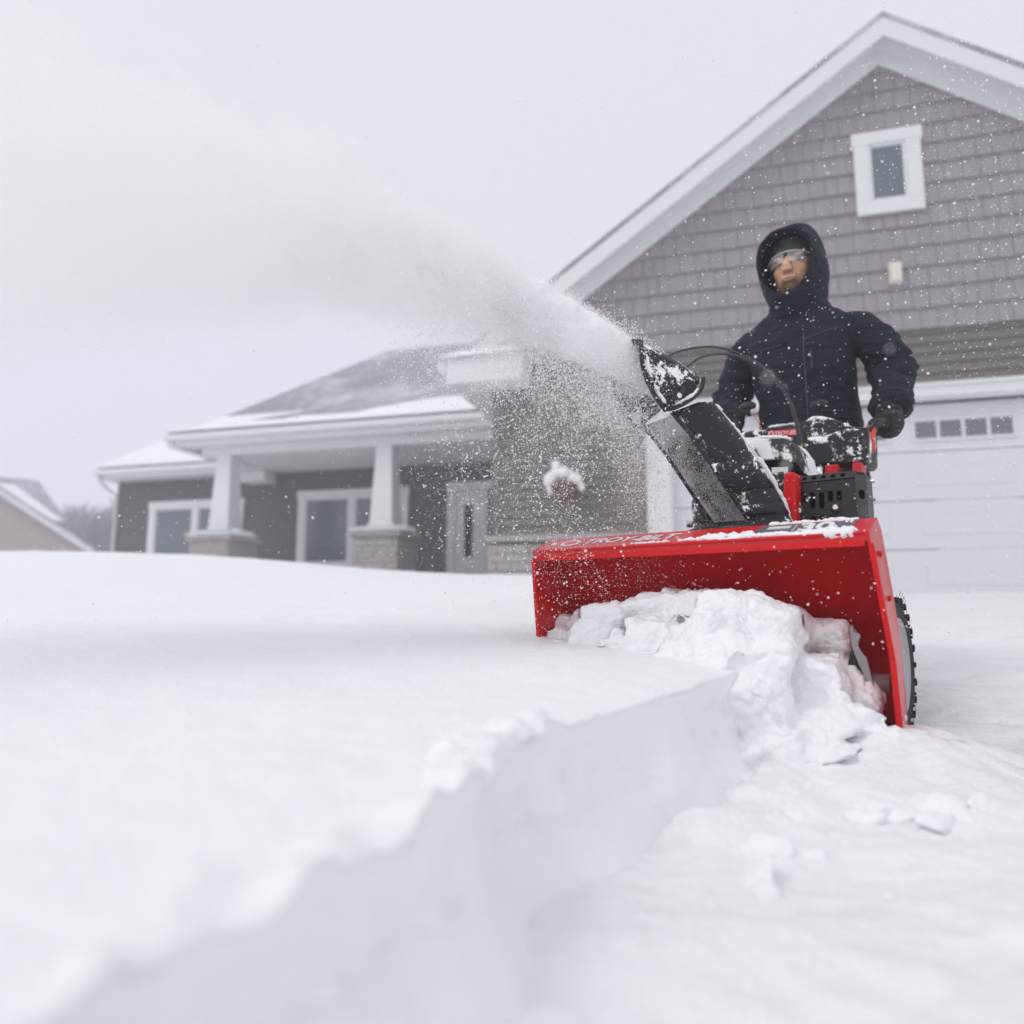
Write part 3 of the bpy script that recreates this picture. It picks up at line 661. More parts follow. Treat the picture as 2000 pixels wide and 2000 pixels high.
# the chute: a leaning U-channel thrown open to the left and a hinged hood at its mouth
CC = np.array([.534, 1.767]); OD = np.array([-.951, -.309, 0]); MD = np.array([.309, -.951, 0]); CWD = .07
def onplane(px, py, off=CWD):
    r = ray(px, py); P0_ = np.array([CC[0], CC[1], 0])+MD*off; t = (P0_@MD)/(r@MD); return r*t
Fr_ = [(1478, 1040), (1448, 995), (1420, 955), (1392, 912), (1365, 872), (1338, 835), (1312, 805)]
Bk_ = [(1548, 1030), (1527, 985), (1500, 938), (1472, 893), (1442, 850), (1412, 812), (1384, 778)]
def chan(F_, B_, off, rows=5):
    R = []
    for f, k in zip(F_, B_):
        a, bb = onplane(*f, off), onplane(*k, off); ring = []; wv = -MD*2*off; dv = bb-a; e = dv*.72
        for i in range(rows): ring.append(a+e*i/(rows-1))
        for i in range(1, 12):       # rounded back
            q = PI*i/12; ring.append(a+e+((dv-e)-OD*.048)*math.sin(q)**.8+wv*(1-math.cos(q))/2)
        for i in range(rows): ring.append(a+wv+e*(1-i/(rows-1)))
        R.append([toL(p) for p in ring])
    return R
ch = bpy.data.objects.new('chute', None); C.objects.link(ch); ch.parent = sb_
def dense(pts, k=3):
    out = []
    for a, bb in zip(pts[:-1], pts[1:]): out += [tuple(np.array(a)*(1-i/k)+np.array(bb)*i/k) for i in range(k)]
    return out+[pts[-1]]
cbd = MB().sheet(chan(dense(Fr_), dense(Bk_), CWD)).build('chute_body', M['chute'], ch, smooth=True, solid=.005)
cbd.data.materials.append(M['chute_in']); cbd.modifiers['t'].material_offset = CHS; cbd.modifiers['t'].offset = -1 if CHS else 0
# stepped bands at the bottom of the chute
for (u0, u1, th) in ((.0, .07, .004), (.11, .19, .003), (.30, .52, .0022)):
    def at(pts, u): 
        x = u*(len(pts)-1); i = min(int(x), len(pts)-2); f = x-i; return tuple(np.array(pts[i])*(1-f)+np.array(pts[i+1])*f)
    MB().sheet(chan([at(Fr_, u0), at(Fr_, u1)], [at(Bk_, u0), at(Bk_, u1)], CWD+th+.002)).build('chute_band', M['chute'], ch, smooth=True, solid=.003)
for off in (CWD, -CWD):       # thickened front rims
    MB().tube([toL(onplane(f[0], f[1]) + (0 if off > 0 else -MD*2*CWD)) for f in Fr_], .0055, 8).build('chute_rim', M['blackc'], ch, smooth=True)
fw = [toL(onplane(*f)-MD*2*CWD*1.0) for f in dense(Fr_)]
# base ring and the toothed turning flange
bc = L(1450, 1036, y=.295)
MB().lathe([(.10, -.03), (.115, -.012), (.138, -.012), (.138, .0), (.115, .001), (.115, .012)], bc, (0, 0, 1), 40).build('chute_ring', M['blackc'], ch, smooth=True)
# hood (deflector)
DO = CWD+.008
top_l = [(1253, 671), (1272, 680), (1295, 690), (1318, 701), (1338, 713), (1354, 727), (1367, 741)]
bot_l = [(1256, 712), (1264, 742), (1277, 768), (1291, 788), (1305, 799), (1326, 793), (1352, 772)]
R = []
for tp, bt_ in zip(dense(top_l, 2), dense(bot_l, 2)):
    a, bb = onplane(*bt_, DO), onplane(*tp, DO); wv = -MD*2*DO; dv = bb-a; ring = []
    for i in range(6): ring.append(a+dv*.8*i/5)
    for i in range(1, 12):
        q = PI*i/12; ring.append(a+dv*.8+(dv*.20+np.array([0, 0, .020])-OD*.012)*math.sin(q)+wv*(1-math.cos(q))/2)
    for i in range(6): ring.append(a+wv+dv*.8*(1-i/5))
    R.append([toL(p) for p in ring])
hd = MB().sheet(R).build('chute_hood', M['hoodm'], ch, smooth=True, solid=.005)
lipn = [(1252, 668), (1252, 690), (1256, 717), (1264, 743), (1277, 769), (1291, 790), (1301, 803)]
edge = [onplane(*p, DO) for p in lipn]; far = [p-MD*2*DO for p in edge]
arc = [edge[0]*(1-i/8)+far[0]*(i/8)+np.array([0, 0, .022])*math.sin(PI*i/8) for i in range(1, 8)]
MB().tube([toL(p) for p in edge[::-1]+arc+far], .0065, 8, squash=.8).build('hood_lip', M['blackc'], hd, smooth=True)
fl2 = [(1303, 800), (1318, 797), (1333, 790), (1350, 780), (1363, 770), (1371, 757), (1374, 742), (1373, 737)]
MB().tube([toL(onplane(*p, DO+.002)) for p in fl2], .0062, 8, squash=.8).build('hood_lip', M['blackc'], hd, smooth=True)
for off, px in ((DO+.006, (1320, 776)), (-DO-.006, None)):       # hinge levers and their screws
    P = onplane(1320, 776, DO); P = P if off > 0 else P-MD*2*(DO+.006)
    s = 1 if off > 0 else -1; dz = np.array([0, 0, 1.])
    lv = MB(); a = P+MD*.006*s
    lv.tube([toL(a-OD*.0+OD*.030-dz*.026), toL(a+OD*.012-dz*.006), toL(a), toL(a-OD*.018+dz*.022), toL(a-OD*.024+dz*.034)], [.004, .010, .012, .006, .002], 10, squash=.7)
    lv.build('hinge_lever', M['blackc'], hd, smooth=True)
    MB().lathe([(.0065, 0), (.0065, .007), (.004, .009)], toL(a+MD*s*.004), [MD@RV*s, MD@BV*s, 0], 14).build('screw', M['steel'], hd)
    MB().lathe([(.017, -.004), (.018, 0), (.015, .002)], toL(P-np.array([0, 0, .006])), [MD@RV*s, MD@BV*s, 0], 26).build('hinge_disc', M['chute'], hd, smooth=True)
# chute gear housing standing beside the chute
gc = L(1385, 1020, y=.36)
MB().lathe([(.044, -.1), (.044, .055), (.036, .075), (.018, .088)], gc, (0, 0, 1), 28).box(gc[0]-.062, gc[0]-.04, gc[1]-.012, gc[1]+.012, gc[2]-.01, gc[2]+.008).build('gear_housing', M['speck'], sb_, bevel=.002)
# engine, muffler guard, red belt-cover post
eng = MB().box(-.15, .20, .50, .84, -.05, .30).build('engine', M['blackc'], sb_, bevel=.02)
MB().prism([(-.02, .19), (-.02, .33), (.03, .36), (.10, .36), (.12, .33), (.12, .19)], .47, .62).build('engine_cover', M['black'], sb_, bevel=.008)
MB().lathe([(.09, 0), (.095, .02), (.09, .05)], (0, .84, .14), (0, 1, 0), 24).build('flywheel_cover', M['blackc'], eng, smooth=True)
# muffler guard: a pierced front plate, a chamfered side and top
gy = .44; A_ = L(1556, 934, y=gy); B2 = L(1670, 928, y=gy); gx0, gx1 = A_[0], B2[0]; gz0, gz1 = .17, A_[2]-.012
gd_ = bpy.data.objects.new('muffler_guard', None); C.objects.link(gd_); gd_.parent = sb_
def pierced(x0, x1, z0, z1, y, holes, th=.003):
    """plate with elliptical/slot holes: grid of cells, each with its own opening"""
    m = MB(); xs = sorted(set([x0, x1]+[h[0]-h[2]-.003 for h in holes]+[h[0]+h[2]+.003 for h in holes])); zs_ = sorted(set([z0, z1]+[h[1]-h[3]-.003 for h in holes]+[h[1]+h[3]+.003 for h in holes]))
    for i in range(len(xs)-1):
        for k in range(len(zs_)-1):
            a, b_, c, d_ = xs[i], xs[i+1], zs_[k], zs_[k+1]
            if b_-a < 1e-6 or d_-c < 1e-6: continue
            hh = [h for h in holes if h[0]-h[2]-.0031 <= a+1e-6 and b_ <= h[0]+h[2]+.0031+1e-6 and h[1]-h[3]-.0031 <= c+1e-6 and d_ <= h[1]+h[3]+.0031+1e-6]
            if not hh: m.add([(a, y, c), (b_, y, c), (b_, y, d_), (a, y, d_)], [(0, 1, 2, 3)])
    for hx, hz_, rx, rz_ in holes:
        n = 24; inn = []; out = []
        for q in range(n):
            a = 2*PI*(q+.5)/n; ca_, sa = math.cos(a), math.sin(a); r = rx
            inn.append((hx+r*ca_, y, hz_+(rz_-rx)*(1 if sa > 0 else -1)+r*sa))
            X = rx+.003; Z = rz_+.003; k = min(X/abs(ca_) if abs(ca_) > 1e-6 else 9, Z/abs(sa) if abs(sa) > 1e-6 else 9)
            out.append((hx+k*ca_, y, hz_+k*sa))
        m.add(inn+out, [(i, (i+1) % n, n+(i+1) % n, n+i) for i in range(n)])
        m.add(inn+[(p[0], y+.010, p[2]) for p in inn], [((i+1) % n, i, n+i, n+(i+1) % n) for i in range(n)])
    return m
holes = []; W_ = gx1-gx0; PXM = 1/850
for px, py, rx, rz_ in ((1569, 971, 4.6, 13), (1587, 977, 5.6, 19), (1605, 977, 5.6, 19), (1622, 969, 5.2, 12), (1639, 968, 5.2, 11), (1589, 1012, 5, 5.2), (1606, 1011, 5, 5.2), (1623, 1010, 5, 5.2)):
    p = L(px, py, y=gy); holes.append((p[0], p[2], rx*PXM, rz_*PXM))
zc = L(1640, 970, y=gy)[2]
pierced(gx0, gx1, gz0, gz1, gy, holes).build('front_plate', M['blackc'], gd_)
MB().hexa([(gx0-.004, gy-.004, gz1-.001), (gx1, gy-.004, gz1-.001), (gx1, gy+.012, gz1+.018), (gx0+.002, gy+.012, gz1+.018)], [(gx0-.004, gy+.0, gz1-.004), (gx1, gy, gz1-.004), (gx1, gy+.016, gz1+.014), (gx0+.002, gy+.016, gz1+.014)]).build('top_band', M['blackc'], gd_)
for k in range(5):
    x = gx0+W_*(.13+.165*k); MB().lathe([(.0062, 0), (.0062, .0006)], (x, gy+.0035, gz1+.0085), (0, -.76, .65), 16).build('vent_hole_shade', M['hole'], gd_)  # black discs paint the dark of a hole row; the band is not pierced
MB().prism([(gx0+.002, gy+.012), (gx1, gy+.012), (gx1+.012, gy+.045), (gx1+.004, gy+.15), (gx0, gy+.15)], gz1+.013, gz1+.017, 'z').build('top_plate', M['blackc'], gd_)
MB().prism([(gx1, gy-.001), (gx1+.016, gy+.045), (gx1+.008, gy+.15), (gx1+.005, gy+.15), (gx1+.013, gy+.047), (gx1-.001, gy+.004)], gz0, gz1+.008, 'z').build('side_plate', M['blackc'], gd_)
MB().lathe([(.0001, 0), (.012, .0004)], (gx1+.0085, gy+.0215, zc+.004), (.94, -.33, 0), 20).build('vent_hole_shade', M['hole'], gd_)  # black disc painted on as the shade of a side opening
MB().prism([(gx0-.004, gz0), (gx0, gz0), (gx0, gz1), (gx0-.004, gz1)], gy, gy+.18).build('side_plate', M['blackc'], gd_)
MB().box(gx0+.004, gx1-.002, gy+.035, gy+.17, gz0, gz1-.005).build('muffler', M['hole'], gd_)
for px, py in ((1562, 998), (1633, 992)):
    c = tuple(L(px, py, y=gy-.001))
    MB().lathe([(.0135, 0), (.0135, .003), (.011, .004)], c, (0, -1, 0), 24).build('washer', M['blackc'], gd_, smooth=True)
    MB().lathe([(.0078, 0), (.0078, .009), (.005, .011)], (c[0], gy-.004, c[2]), (0, -1, 0), 6).build('bolt', M['steel'], gd_)
for u in (.30, .62): MB().lathe([(.005, 0), (.005, .012)], (gx1+.008, gy+.12, gz0+(gz1-gz0)*u+.06), (1, 0, 0), 6).build('bolt', M['steel'], gd_)
pr = [L(*p, y=.40) for p in ((1531, 920), (1552, 921), (1555, 940), (1554, 1026), (1524, 1026), (1529, 940))]
pr = [(p[0], p[2]) for p in pr]
MB().prism(pr, .40, .50).build('belt_cover', M['red'], sb_, bevel=.010, seg=3)
# curved crank cover with bolt, under the console
cv = [L(*p, y=.52) for p in ((1452, 862), (1472, 857), (1530, 855), (1546, 862), (1562, 884), (1570, 912), (1572, 926), (1566, 922), (1556, 905), (1540, 898), (1515, 897), (1488, 899), (1470, 893), (1456, 880))]
cvp = [(p[0], p[2]) for p in cv]
MB().prism(cvp, .52, .66).build('crank_cover', M['frosty'], sb_, bevel=.006, seg=3)
bx = [L(*p, y=.515) for p in ((1488, 899), (1540, 899), (1556, 908), (1566, 925), (1560, 930), (1540, 913), (1484, 913))]
MB().prism([(p[0], p[2]) for p in bx], .521, .60).build('gear_rack', M['hole'], sb_, bevel=.003)
arm = MB().tube([L(1468, 876, y=.51), L(1480, 896, y=.51), L(1492, 908, y=.51)], [.019, .016, .012], 16, squash=.5)
arm.build('crank_arm', M['blackc'], sb_, smooth=True)
c = L(1468, 876, y=.497); MB().lathe([(.0095, 0), (.0095, .003), (.0072, .004)], c, (0, -1, 0), 20).build('washer', M['steel'], sb_, smooth=True); MB().lathe([(.0055, 0), (.0055, .008)], (c[0], c[1]-.003, c[2]), (0, -1, 0), 6).build('bolt', M['steel'], sb_)
p = [L(*q, y=.50) for q in ((1507, 913), (1539, 912), (1539, 935), (1508, 936))]; MB().prism([(a[0], a[2]) for a in p], .50, .502).build('warning_label', M['paper'], sb_)
p = [L(*q, y=.54) for q in ((1480, 912), (1510, 910), (1532, 940), (1534, 1010), (1500, 1010), (1484, 950))]; MB().prism([(a[0], a[2]) for a in p], .54, .62).build('engine_cover', M['speck'], sb_, bevel=.006)
# console
CY = .76
outl = [(1441, 856), (1447, 845), (1462, 841), (1494, 839), (1500, 834), (1560, 828), (1573, 821), (1586, 812), (1604, 812), (1622, 816), (1640, 822), (1652, 829), (1668, 833), (1691, 834), (1695, 842), (1696, 900), (1690, 908), (1640, 913), (1585, 916), (1568, 912), (1500, 900), (1448, 884)]
po = [L(*q, y=CY) for q in outl]; po = [(a[0], a[2]) for a in po]
dash = MB().prism(po, CY, CY+.13).build('console', M['speck'], sb_, bevel=.012, seg=3)
lg = [(1572, 853), (1608, 850), (1632, 842), (1650, 835), (1668, 836), (1688, 838), (1690, 903), (1640, 908), (1586, 911), (1574, 905)]
pp = [L(*q, y=CY-.012) for q in lg]; MB().prism([(a[0], a[2]) for a in pp], CY-.012, CY+.02).build('console_front', M['speck'], sb_, bevel=.012, seg=3)
q = [L(*a, y=CY-.002) for a in ((1499, 842), (1558, 837), (1558, 850), (1500, 855))]; MB().hexa([tuple(p) for p in q[::-1]], [(p[0], p[1]+.004, p[2]) for p in q[::-1]]).build('decal', M['sign_red'], dash)
xd = Vector(q[1]-q[0]); o_ = Vector(L(1512, 851, y=CY-.003))
text('TROY-BILT', .0185, o_, xd, (0, 0, 1), M['letter'], dash, shear=.3, bold=.0, sx=.86, depth=.0003)
rg = MB(); oc_ = Vector(L(1506, 847, y=CY-.003))
for i in range(8):
    a0, a1 = 2*PI*i/8, 2*PI*(i+1)/8; qq = [oc_+Vector((r*math.cos(a), 0, r*math.sin(a))) for r, a in ((.0085, a0), (.0085, a1), (.006, a1), (.006, a0))]; rg.hexa(qq, [v+Vector((0, .0006, 0)) for v in qq])
rg.build('emblem', M['letter'], dash)
text('3090', .013, L(1531, 862, y=CY-.002), xd, (0, 0, 1), M['letter'], dash, shear=.2, depth=.0003)
# control knobs
for (px, py, tx, ty, y_) in ((1460, 797, 1466, 845, .78), (1600, 793, 1600, 818, .80)):
    k = L(px, py, y=y_); b0 = L(tx, ty, y=y_)
    kb = MB().lathe([(.006, -.028), (.007, -.008), (.024, -.006), (.029, .004), (.024, .014), (.010, .019), (.001, .02)], k, (k-b0)/np.linalg.norm(k-b0)+np.array([0, -.25, 0]), 24).build('control_knob', M['blackc'], sb_, smooth=True)
    if px > 1500: MB().tube([b0-[0, 0, .01], k], .004, 8).build('lever', M['blackc'], kb, smooth=True)
MB().tube([L(1470, 806, y=.78), L(1487, 836, y=.79)], .0015, 6).build('red_cord', M['orange'], sb_)
# handles, grips, orange levers and red struts
for sx, gx in ((1, .278), (-1, -.215)):
    z0 = .535 if sx > 0 else .60
    MB().tube([(gx-.05*sx, .80, z0-.05), (gx-.01*sx, .80, z0), (gx, .83, z0+.005), (gx, 1.0, z0+.01)], .013, 12).build('handlebar', M['blackc'], sb_, smooth=True)
    MB().tube([(gx, .84, z0+.005), (gx, 1.0, z0+.01)], .019, 14).build('grip', M['blackc'], sb_, smooth=True)
lv = [L(*a, y=.80) for a in ((1694, 831), (1712, 833), (1708, 850), (1700, 860))]; MB().prism([(a[0], a[2]) for a in lv], .79, .815).build('lever', M['orange'], sb_, bevel=.003)
lv = [L(*a, y=.82) for a in ((1700, 858), (1708, 858), (1710, 880), (1703, 881))]; MB().prism([(a[0], a[2]) for a in lv], .81, .83).build('lever', M['orange'], sb_, bevel=.003)
for a in (((1611, 908), (1637, 906), (1634, 928), (1610, 930)), ((1664, 903), (1683, 902), (1683, 945), (1664, 945))):
    p = [L(*q, y=.74) for q in a]; MB().prism([(b_[0], b_[2]) for b_ in p], .74, .80).build('handle_strut', M['red_dusty'], sb_, bevel=.004)
MB().tube([L(1570, 918, y=.62), L(1602, 935, y=.62)], .005, 8).build('steel_link', M['steel'], sb_, smooth=True)
MB().tube([L(1600, 912, y=.66), L(1600, 935, y=.66)], .010, 8).build('steel_link', M['steel'], sb_, smooth=True)
# the long side frame running back to the handles
for x in (-.12, .2): MB().tube([(x, .84, .1), (x, .9, .3), (x, .82, .50)], .014, 10).build('frame_tube', M['red'], sb_, smooth=True)
# cables arching from the hood to the console
def spline(pts, k=8):
    out = []; P = [np.asarray(p, float) for p in pts]
    for i in range(len(P)-1):
        a = P[max(i-1, 0)]; b_ = P[i]; c = P[i+1]; d_ = P[min(i+2, len(P)-1)]
        for j in range(k):
            t = j/k; out.append(.5*((2*b_)+(-a+c)*t+(2*a-5*b_+4*c-d_)*t*t+(-a+3*b_-3*c+d_)*t**3))
    return out+[P[-1]]
cab = [[(1304, 697, .30), (1330, 685, .32), (1385, 677, .38), (1430, 686, .44), (1475, 706, .50), (1515, 738, .56), (1540, 775, .60), (1555, 815, .63), (1562, 850, .65), (1563, 882, .66)],
       [(1342, 717, .31), (1365, 700, .33), (1405, 691, .38), (1450, 698, .44), (1490, 720, .50), (1522, 750, .56), (1542, 784, .60), (1556, 822, .63), (1564, 855, .645), (1566, 885, .65)],
       [(1430, 691, .44), (1475, 712, .50), (1512, 742, .56), (1537, 778, .60), (1552, 818, .63), (1559, 850, .65), (1560, 882, .66)]]
for cb in cab: MB().tube([L(a, b_, y=y_) for a, b_, y_ in spline(cb)], .0034, 8).build('control_cable', M['cable'], sb_, smooth=True)
MB().tube([L(1566, 868, y=.64), L(1565, 890, y=.64)], .002, 6).build('cable_tie', M['yellow'], sb_)
MB().tube([L(1530, 752, y=.562), L(1537, 762, y=.572)], .008, 8).build('cable_tie', M['cable'], sb_, smooth=True)
# wheels
for sx, xo in ((1, .342), (-1, -.342)):
    ax = (sx, 0, 0); c0 = np.array([xo-.11*sx, .525, -.145]); R0 = .166
    wl = MB().lathe([(.116, .004), (.135, 0), (R0-.02, .002), (R0-.004, .014), (R0, .03), (R0, .08), (R0-.004, .096), (R0-.02, .108), (.135, .112), (.116, .106), (.114, .09), (.116, .02)], c0, ax, 64, close=True).build('wheel', M['rubber'], sb_, smooth=True)
    MB().lathe([(.119, .100), (.119, .106), (.112, .107), (.108, .094), (.085, .060), (.045, .052), (.04, .07), (.02, .072), (.001, .073)], c0, ax, 48).build('rim', M['rim'], wl, smooth=True)
    tr_ = MB()
    for k in range(22):
        for h in (0, 1):
            a = 2*PI*(k+.5*h)/22; da = .10*(1 if h else -1)
            def pt(r, a_, x): return (c0[0]+x*sx, c0[1]+r*math.cos(a_), c0[2]+r*math.sin(a_))
            xi, xo_ = (.052, .112) if h else (.058, -.002)
            w1 = .045; q0 = [pt(R0-.004, a-w1, xi), pt(R0-.004, a+w1, xi), pt(R0-.012, a+w1+da, xo_), pt(R0-.012, a-w1+da, xo_)]
            q1 = [pt(R0+.007, a-w1*.8, xi), pt(R0+.007, a+w1*.8, xi), pt(R0+.001, a+w1*.8+da, xo_), pt(R0+.001, a-w1*.8+da, xo_)]
            tr_.hexa(q0, q1)
            if h:
                q2 = [pt(R0-.035, a-w1*.7+da, xo_+.004), pt(R0-.035, a+w1*.7+da, xo_+.004)]; tr_.add([q1[3], q1[2], q2[1], q2[0], pt(R0-.035, a-w1*.7+da, xo_-.006), pt(R0-.035, a+w1*.7+da, xo_-.006)], [(0, 1, 2, 3), (3, 2, 5, 4)])
    tr_.build('tread', M['rubber'], wl)
    hr = MB(); r_ = random.Random(4)
    for k in range(46):
        a = r_.uniform(0, 2*PI); x = r_.choice([.02, .05, .08, .108])
        hr.tube([pt(R0, a, x), pt(R0+r_.uniform(.010, .022), a, x+.006)], .0007, 3, cap=False)
    hr.build('tread_whisker', M['rubber'], wl)
MB().tube([(-.3, .525, -.135), (.3, .525, -.135)], .012, 10).build('axle', M['auger'], sb_, smooth=True)
MB().box(-.19, .19, .30, .80, -.20, .06).build('gearbox_frame', M['red'], sb_, bevel=.01)

# ------------------------------------------------------------------ THE PERSON behind the machine (built in the machine's frame)
PO = Vector((0, 1.12, -.25))
pe = thing('person', 'person in navy hooded winter jacket, beanie and safety glasses pushing the machine', 'person', toW(PO).tolist(), -A38)
def P_(o):
    o.location = -PO; return o
def ell(cx, cy, z, a, b, n=28, p=2.3, tilt=0):
    r = []
    for k in range(n):
        q = 2*PI*k/n; c, s = math.cos(q), math.sin(q)
        r.append((cx+a*math.copysign(abs(c)**(2/p), c), cy+b*math.copysign(abs(s)**(2/p), s), z+tilt*c))
    return r
HC = np.array([-.018, 1.095, 1.203])
# body: head, neck, trunk and limbs as one surface
bd = MB()
bd.blob(HC+[0, .015, .035], (.076, .095, .085), 24, 16); bd.blob(HC+[0, -.01, -.03], (.066, .078, .085), 24, 16); bd.blob(HC+[0, -.035, -.078], (.036, .042, .030), 16, 10)
bd.blob(HC+[-.036, -.052, -.022], (.026, .024, .024), 12, 8); bd.blob(HC+[.036, -.052, -.022], (.026, .024, .024), 12, 8)
bd.tube([HC+[0, -.085, .018], HC+[0, -.098, -.004], HC+[0, -.106, -.024]], [.009, .012, .0155], 12); bd.blob(HC+[0, -.098, -.030], (.021, .014, .011), 14, 8)
bd.blob(HC+[-.034, -.078, .022], (.024, .012, .008), 12, 8); bd.blob(HC+[.034, -.078, .022], (.024, .012, .008), 12, 8)
bd.blob(HC+[0, -.080, -.055], (.028, .012, .0055), 14, 8); bd.blob(HC+[0, -.079, -.066], (.024, .012, .006), 14, 8)
for s in (-1, 1): bd.blob(HC+[s*.078, .02, -.01], (.010, .02, .03), 10, 8)
bd.tube([HC+[0, .03, -.04], (HC[0], 1.13, 1.0)], [.055, .07], 16)
bd.loft([ell(-.005, 1.13, 1.0, .13, .07), ell(-.005, 1.13, .85, .14, .09), ell(-.005, 1.12, .65, .13, .09), ell(-.005, 1.13, .45, .13, .09), ell(-.005, 1.13, .38, .12, .085)])
for s, e, wv in ((1, (.285, 1.16, .78), (.275, .97, .60)), (-1, (-.30, 1.13, .80), (-.235, .95, .66))):
    bd.tube([(.14*s, 1.13, .97), e, wv, (wv[0], wv[1]-.06, wv[2]-.04)], [.045, .040, .028, .024], 12)
    bd.tube([(.07*s, 1.13, .42), (.08*s, 1.10, .12), (.085*s, 1.15, -.20)], [.075, .055, .04], 14)
    bd.tube([(.085*s, 1.17, -.205), (.09*s, 1.04, -.225)], [.04, .03], 12)
me = voxel(bd, .0058, 2)
m, n, b = nodes('skin'); b.inputs['Roughness'].default_value = .5; b.inputs['Subsurface Weight'].default_value = .0
tc = n.nodes.new('ShaderNodeTexCoord')
def sphmask(c, r, soft):
    v = N(n, 'ShaderNodeVectorMath', operation='SUBTRACT'); n.links.new(tc.outputs['Object'], v.inputs[0]); v.inputs[1].default_value = tuple(c)
    d = N(n, 'ShaderNodeVectorMath', operation='DIVIDE'); n.links.new(v.outputs[0], d.inputs[0]); d.inputs[1].default_value = r
    l_ = N(n, 'ShaderNodeVectorMath', operation='LENGTH'); n.links.new(d.outputs[0], l_.inputs[0])
    return ramp(n, l_.outputs['Value'], 1-soft, 1, (1, 1, 1, 1), (0, 0, 0, 1)).outputs[0]
c = (.74, .43, .27)
c = mixc(n, noise(n, 30, 3).outputs[0], tuple(x*.9 for x in c), tuple(x*1.08 for x in c))
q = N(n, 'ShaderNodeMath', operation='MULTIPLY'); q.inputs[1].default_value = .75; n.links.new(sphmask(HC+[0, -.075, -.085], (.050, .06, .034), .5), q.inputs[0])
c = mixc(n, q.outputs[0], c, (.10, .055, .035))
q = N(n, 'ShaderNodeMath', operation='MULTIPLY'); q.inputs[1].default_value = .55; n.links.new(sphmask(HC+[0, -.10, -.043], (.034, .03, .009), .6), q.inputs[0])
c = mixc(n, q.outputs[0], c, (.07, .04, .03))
c = mixc(n, sphmask(HC+[0, -.095, -.062], (.030, .03, .0075), .5), c, (.52, .24, .18))
c = mixc(n, sphmask(HC+[0, -.10, -.0605], (.031, .03, .0022), .5), c, (.10, .04, .03))
for s in (-1, 1):
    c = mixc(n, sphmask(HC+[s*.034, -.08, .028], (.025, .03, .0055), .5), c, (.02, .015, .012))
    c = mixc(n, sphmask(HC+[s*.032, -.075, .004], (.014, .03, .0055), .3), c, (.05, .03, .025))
n.links.new(c, b.inputs['Base Color']); M['skin'] = m
P_(link('body', me, m, pe))
# beanie with a turned-up rim
bn = MB(); rings = []
for z, k in ((.028, 1.0), (.030, 1.08), (.058, 1.11), (.062, 1.06), (.09, .96), (.115, .72), (.13, .35), (.133, .05)):
    rings.append([(HC[0]+.081*k*math.cos(q), HC[1]+.012+.097*k*math.sin(q), HC[2]+z-.010*math.sin(q)*-1*(1 if z < .07 else 0)) for q in np.linspace(0, 2*PI, 40, endpoint=False)])
bn.loft(rings); P_(bn.build('beanie', M['beanie'], pe, smooth=True))
# safety glasses, fogged
m, n, b = nodes('fogged_lens'); b.inputs['Base Color'].default_value = (.80, .80, .84, 1); b.inputs['Roughness'].default_value = .2
tr_ = n.nodes.new('ShaderNodeBsdfTransparent'); ms = n.nodes.new('ShaderNodeMixShader'); n.links.new(tr_.outputs[0], ms.inputs[1]); n.links.new(b.outputs[0], ms.inputs[2])
rr = ramp(n, noise(n, 28, 4, .6).outputs[0], .3, .7, (.06, .06, .06, 1), (.34, .34, .34, 1)); n.links.new(rr.outputs[0], ms.inputs[0]); n.links.new(ms.outputs[0], n.nodes['Material Output'].inputs[0])
gl = MB()
for s in (-1, 1):
    P = []
    for i in range(9):
        t = i/8; x = s*(.006+.056*t); P.append([(HC[0]+x, HC[1]-.108+.030*t**2.2, HC[2]+.008+zz*(1-.25*t**3)) for zz in (-.030*(1-.45*(1-t)), -.012, .004, .018)])
    gl.sheet(P if s > 0 else [r[::-1] for r in P])
g_ = P_(gl.build('glasses', m, pe, smooth=True, solid=.0012))
fr = MB(); fr.tube([HC+[x, -.109+.030*abs(x/.062)**2.2, .0285-.006*abs(x/.062)**3] for x in np.linspace(-.062, .062, 15)], .0016, 6)
for s in (-1, 1): fr.tube([HC+[s*.062, -.079, .022], HC+[s*.080, -.05, .016], HC+[s*.082, .02, .014]], .0018, 6)
fr.build('glasses_frame', M['paper'], g_, smooth=True)
# jacket
jk = MB()
jk.loft([ell(.0, 1.13, .425, .170, .125), ell(-.0, 1.13, .47, .175, .130), ell(-.005, 1.125, .60, .163, .118), ell(-.012, 1.12, .72, .160, .115), ell(-.02, 1.12, .84, .172, .122), ell(-.022, 1.125, .93, .184, .118, tilt=-.005), ell(-.022, 1.13, .985, .182, .102, tilt=-.008), ell(-.022, 1.13, 1.018, .155, .088, tilt=-.008), ell(-.022, 1.125, 1.042, .11, .08), ell(-.022, 1.12, 1.09, .082, .082)])
arms = {1: [(.110, 1.13, .950), (.170, 1.14, .938), (.228, 1.15, .87), (.258, 1.155, .79), (.270, 1.09, .715), (.276, 1.02, .655), (.278, .955, .605)],
        -1: [(-.150, 1.13, .965), (-.210, 1.14, .950), (-.252, 1.14, .88), (-.278, 1.14, .81), (-.268, 1.07, .745), (-.245, 1.0, .69), (-.225, .94, .645)]}
rad = [.058, .064, .062, .057, .052, .049, .048]
for s, a in arms.items(): jk.tube(spline(a, 4), list(np.interp(np.arange(25)/4, range(7), rad)), 22)
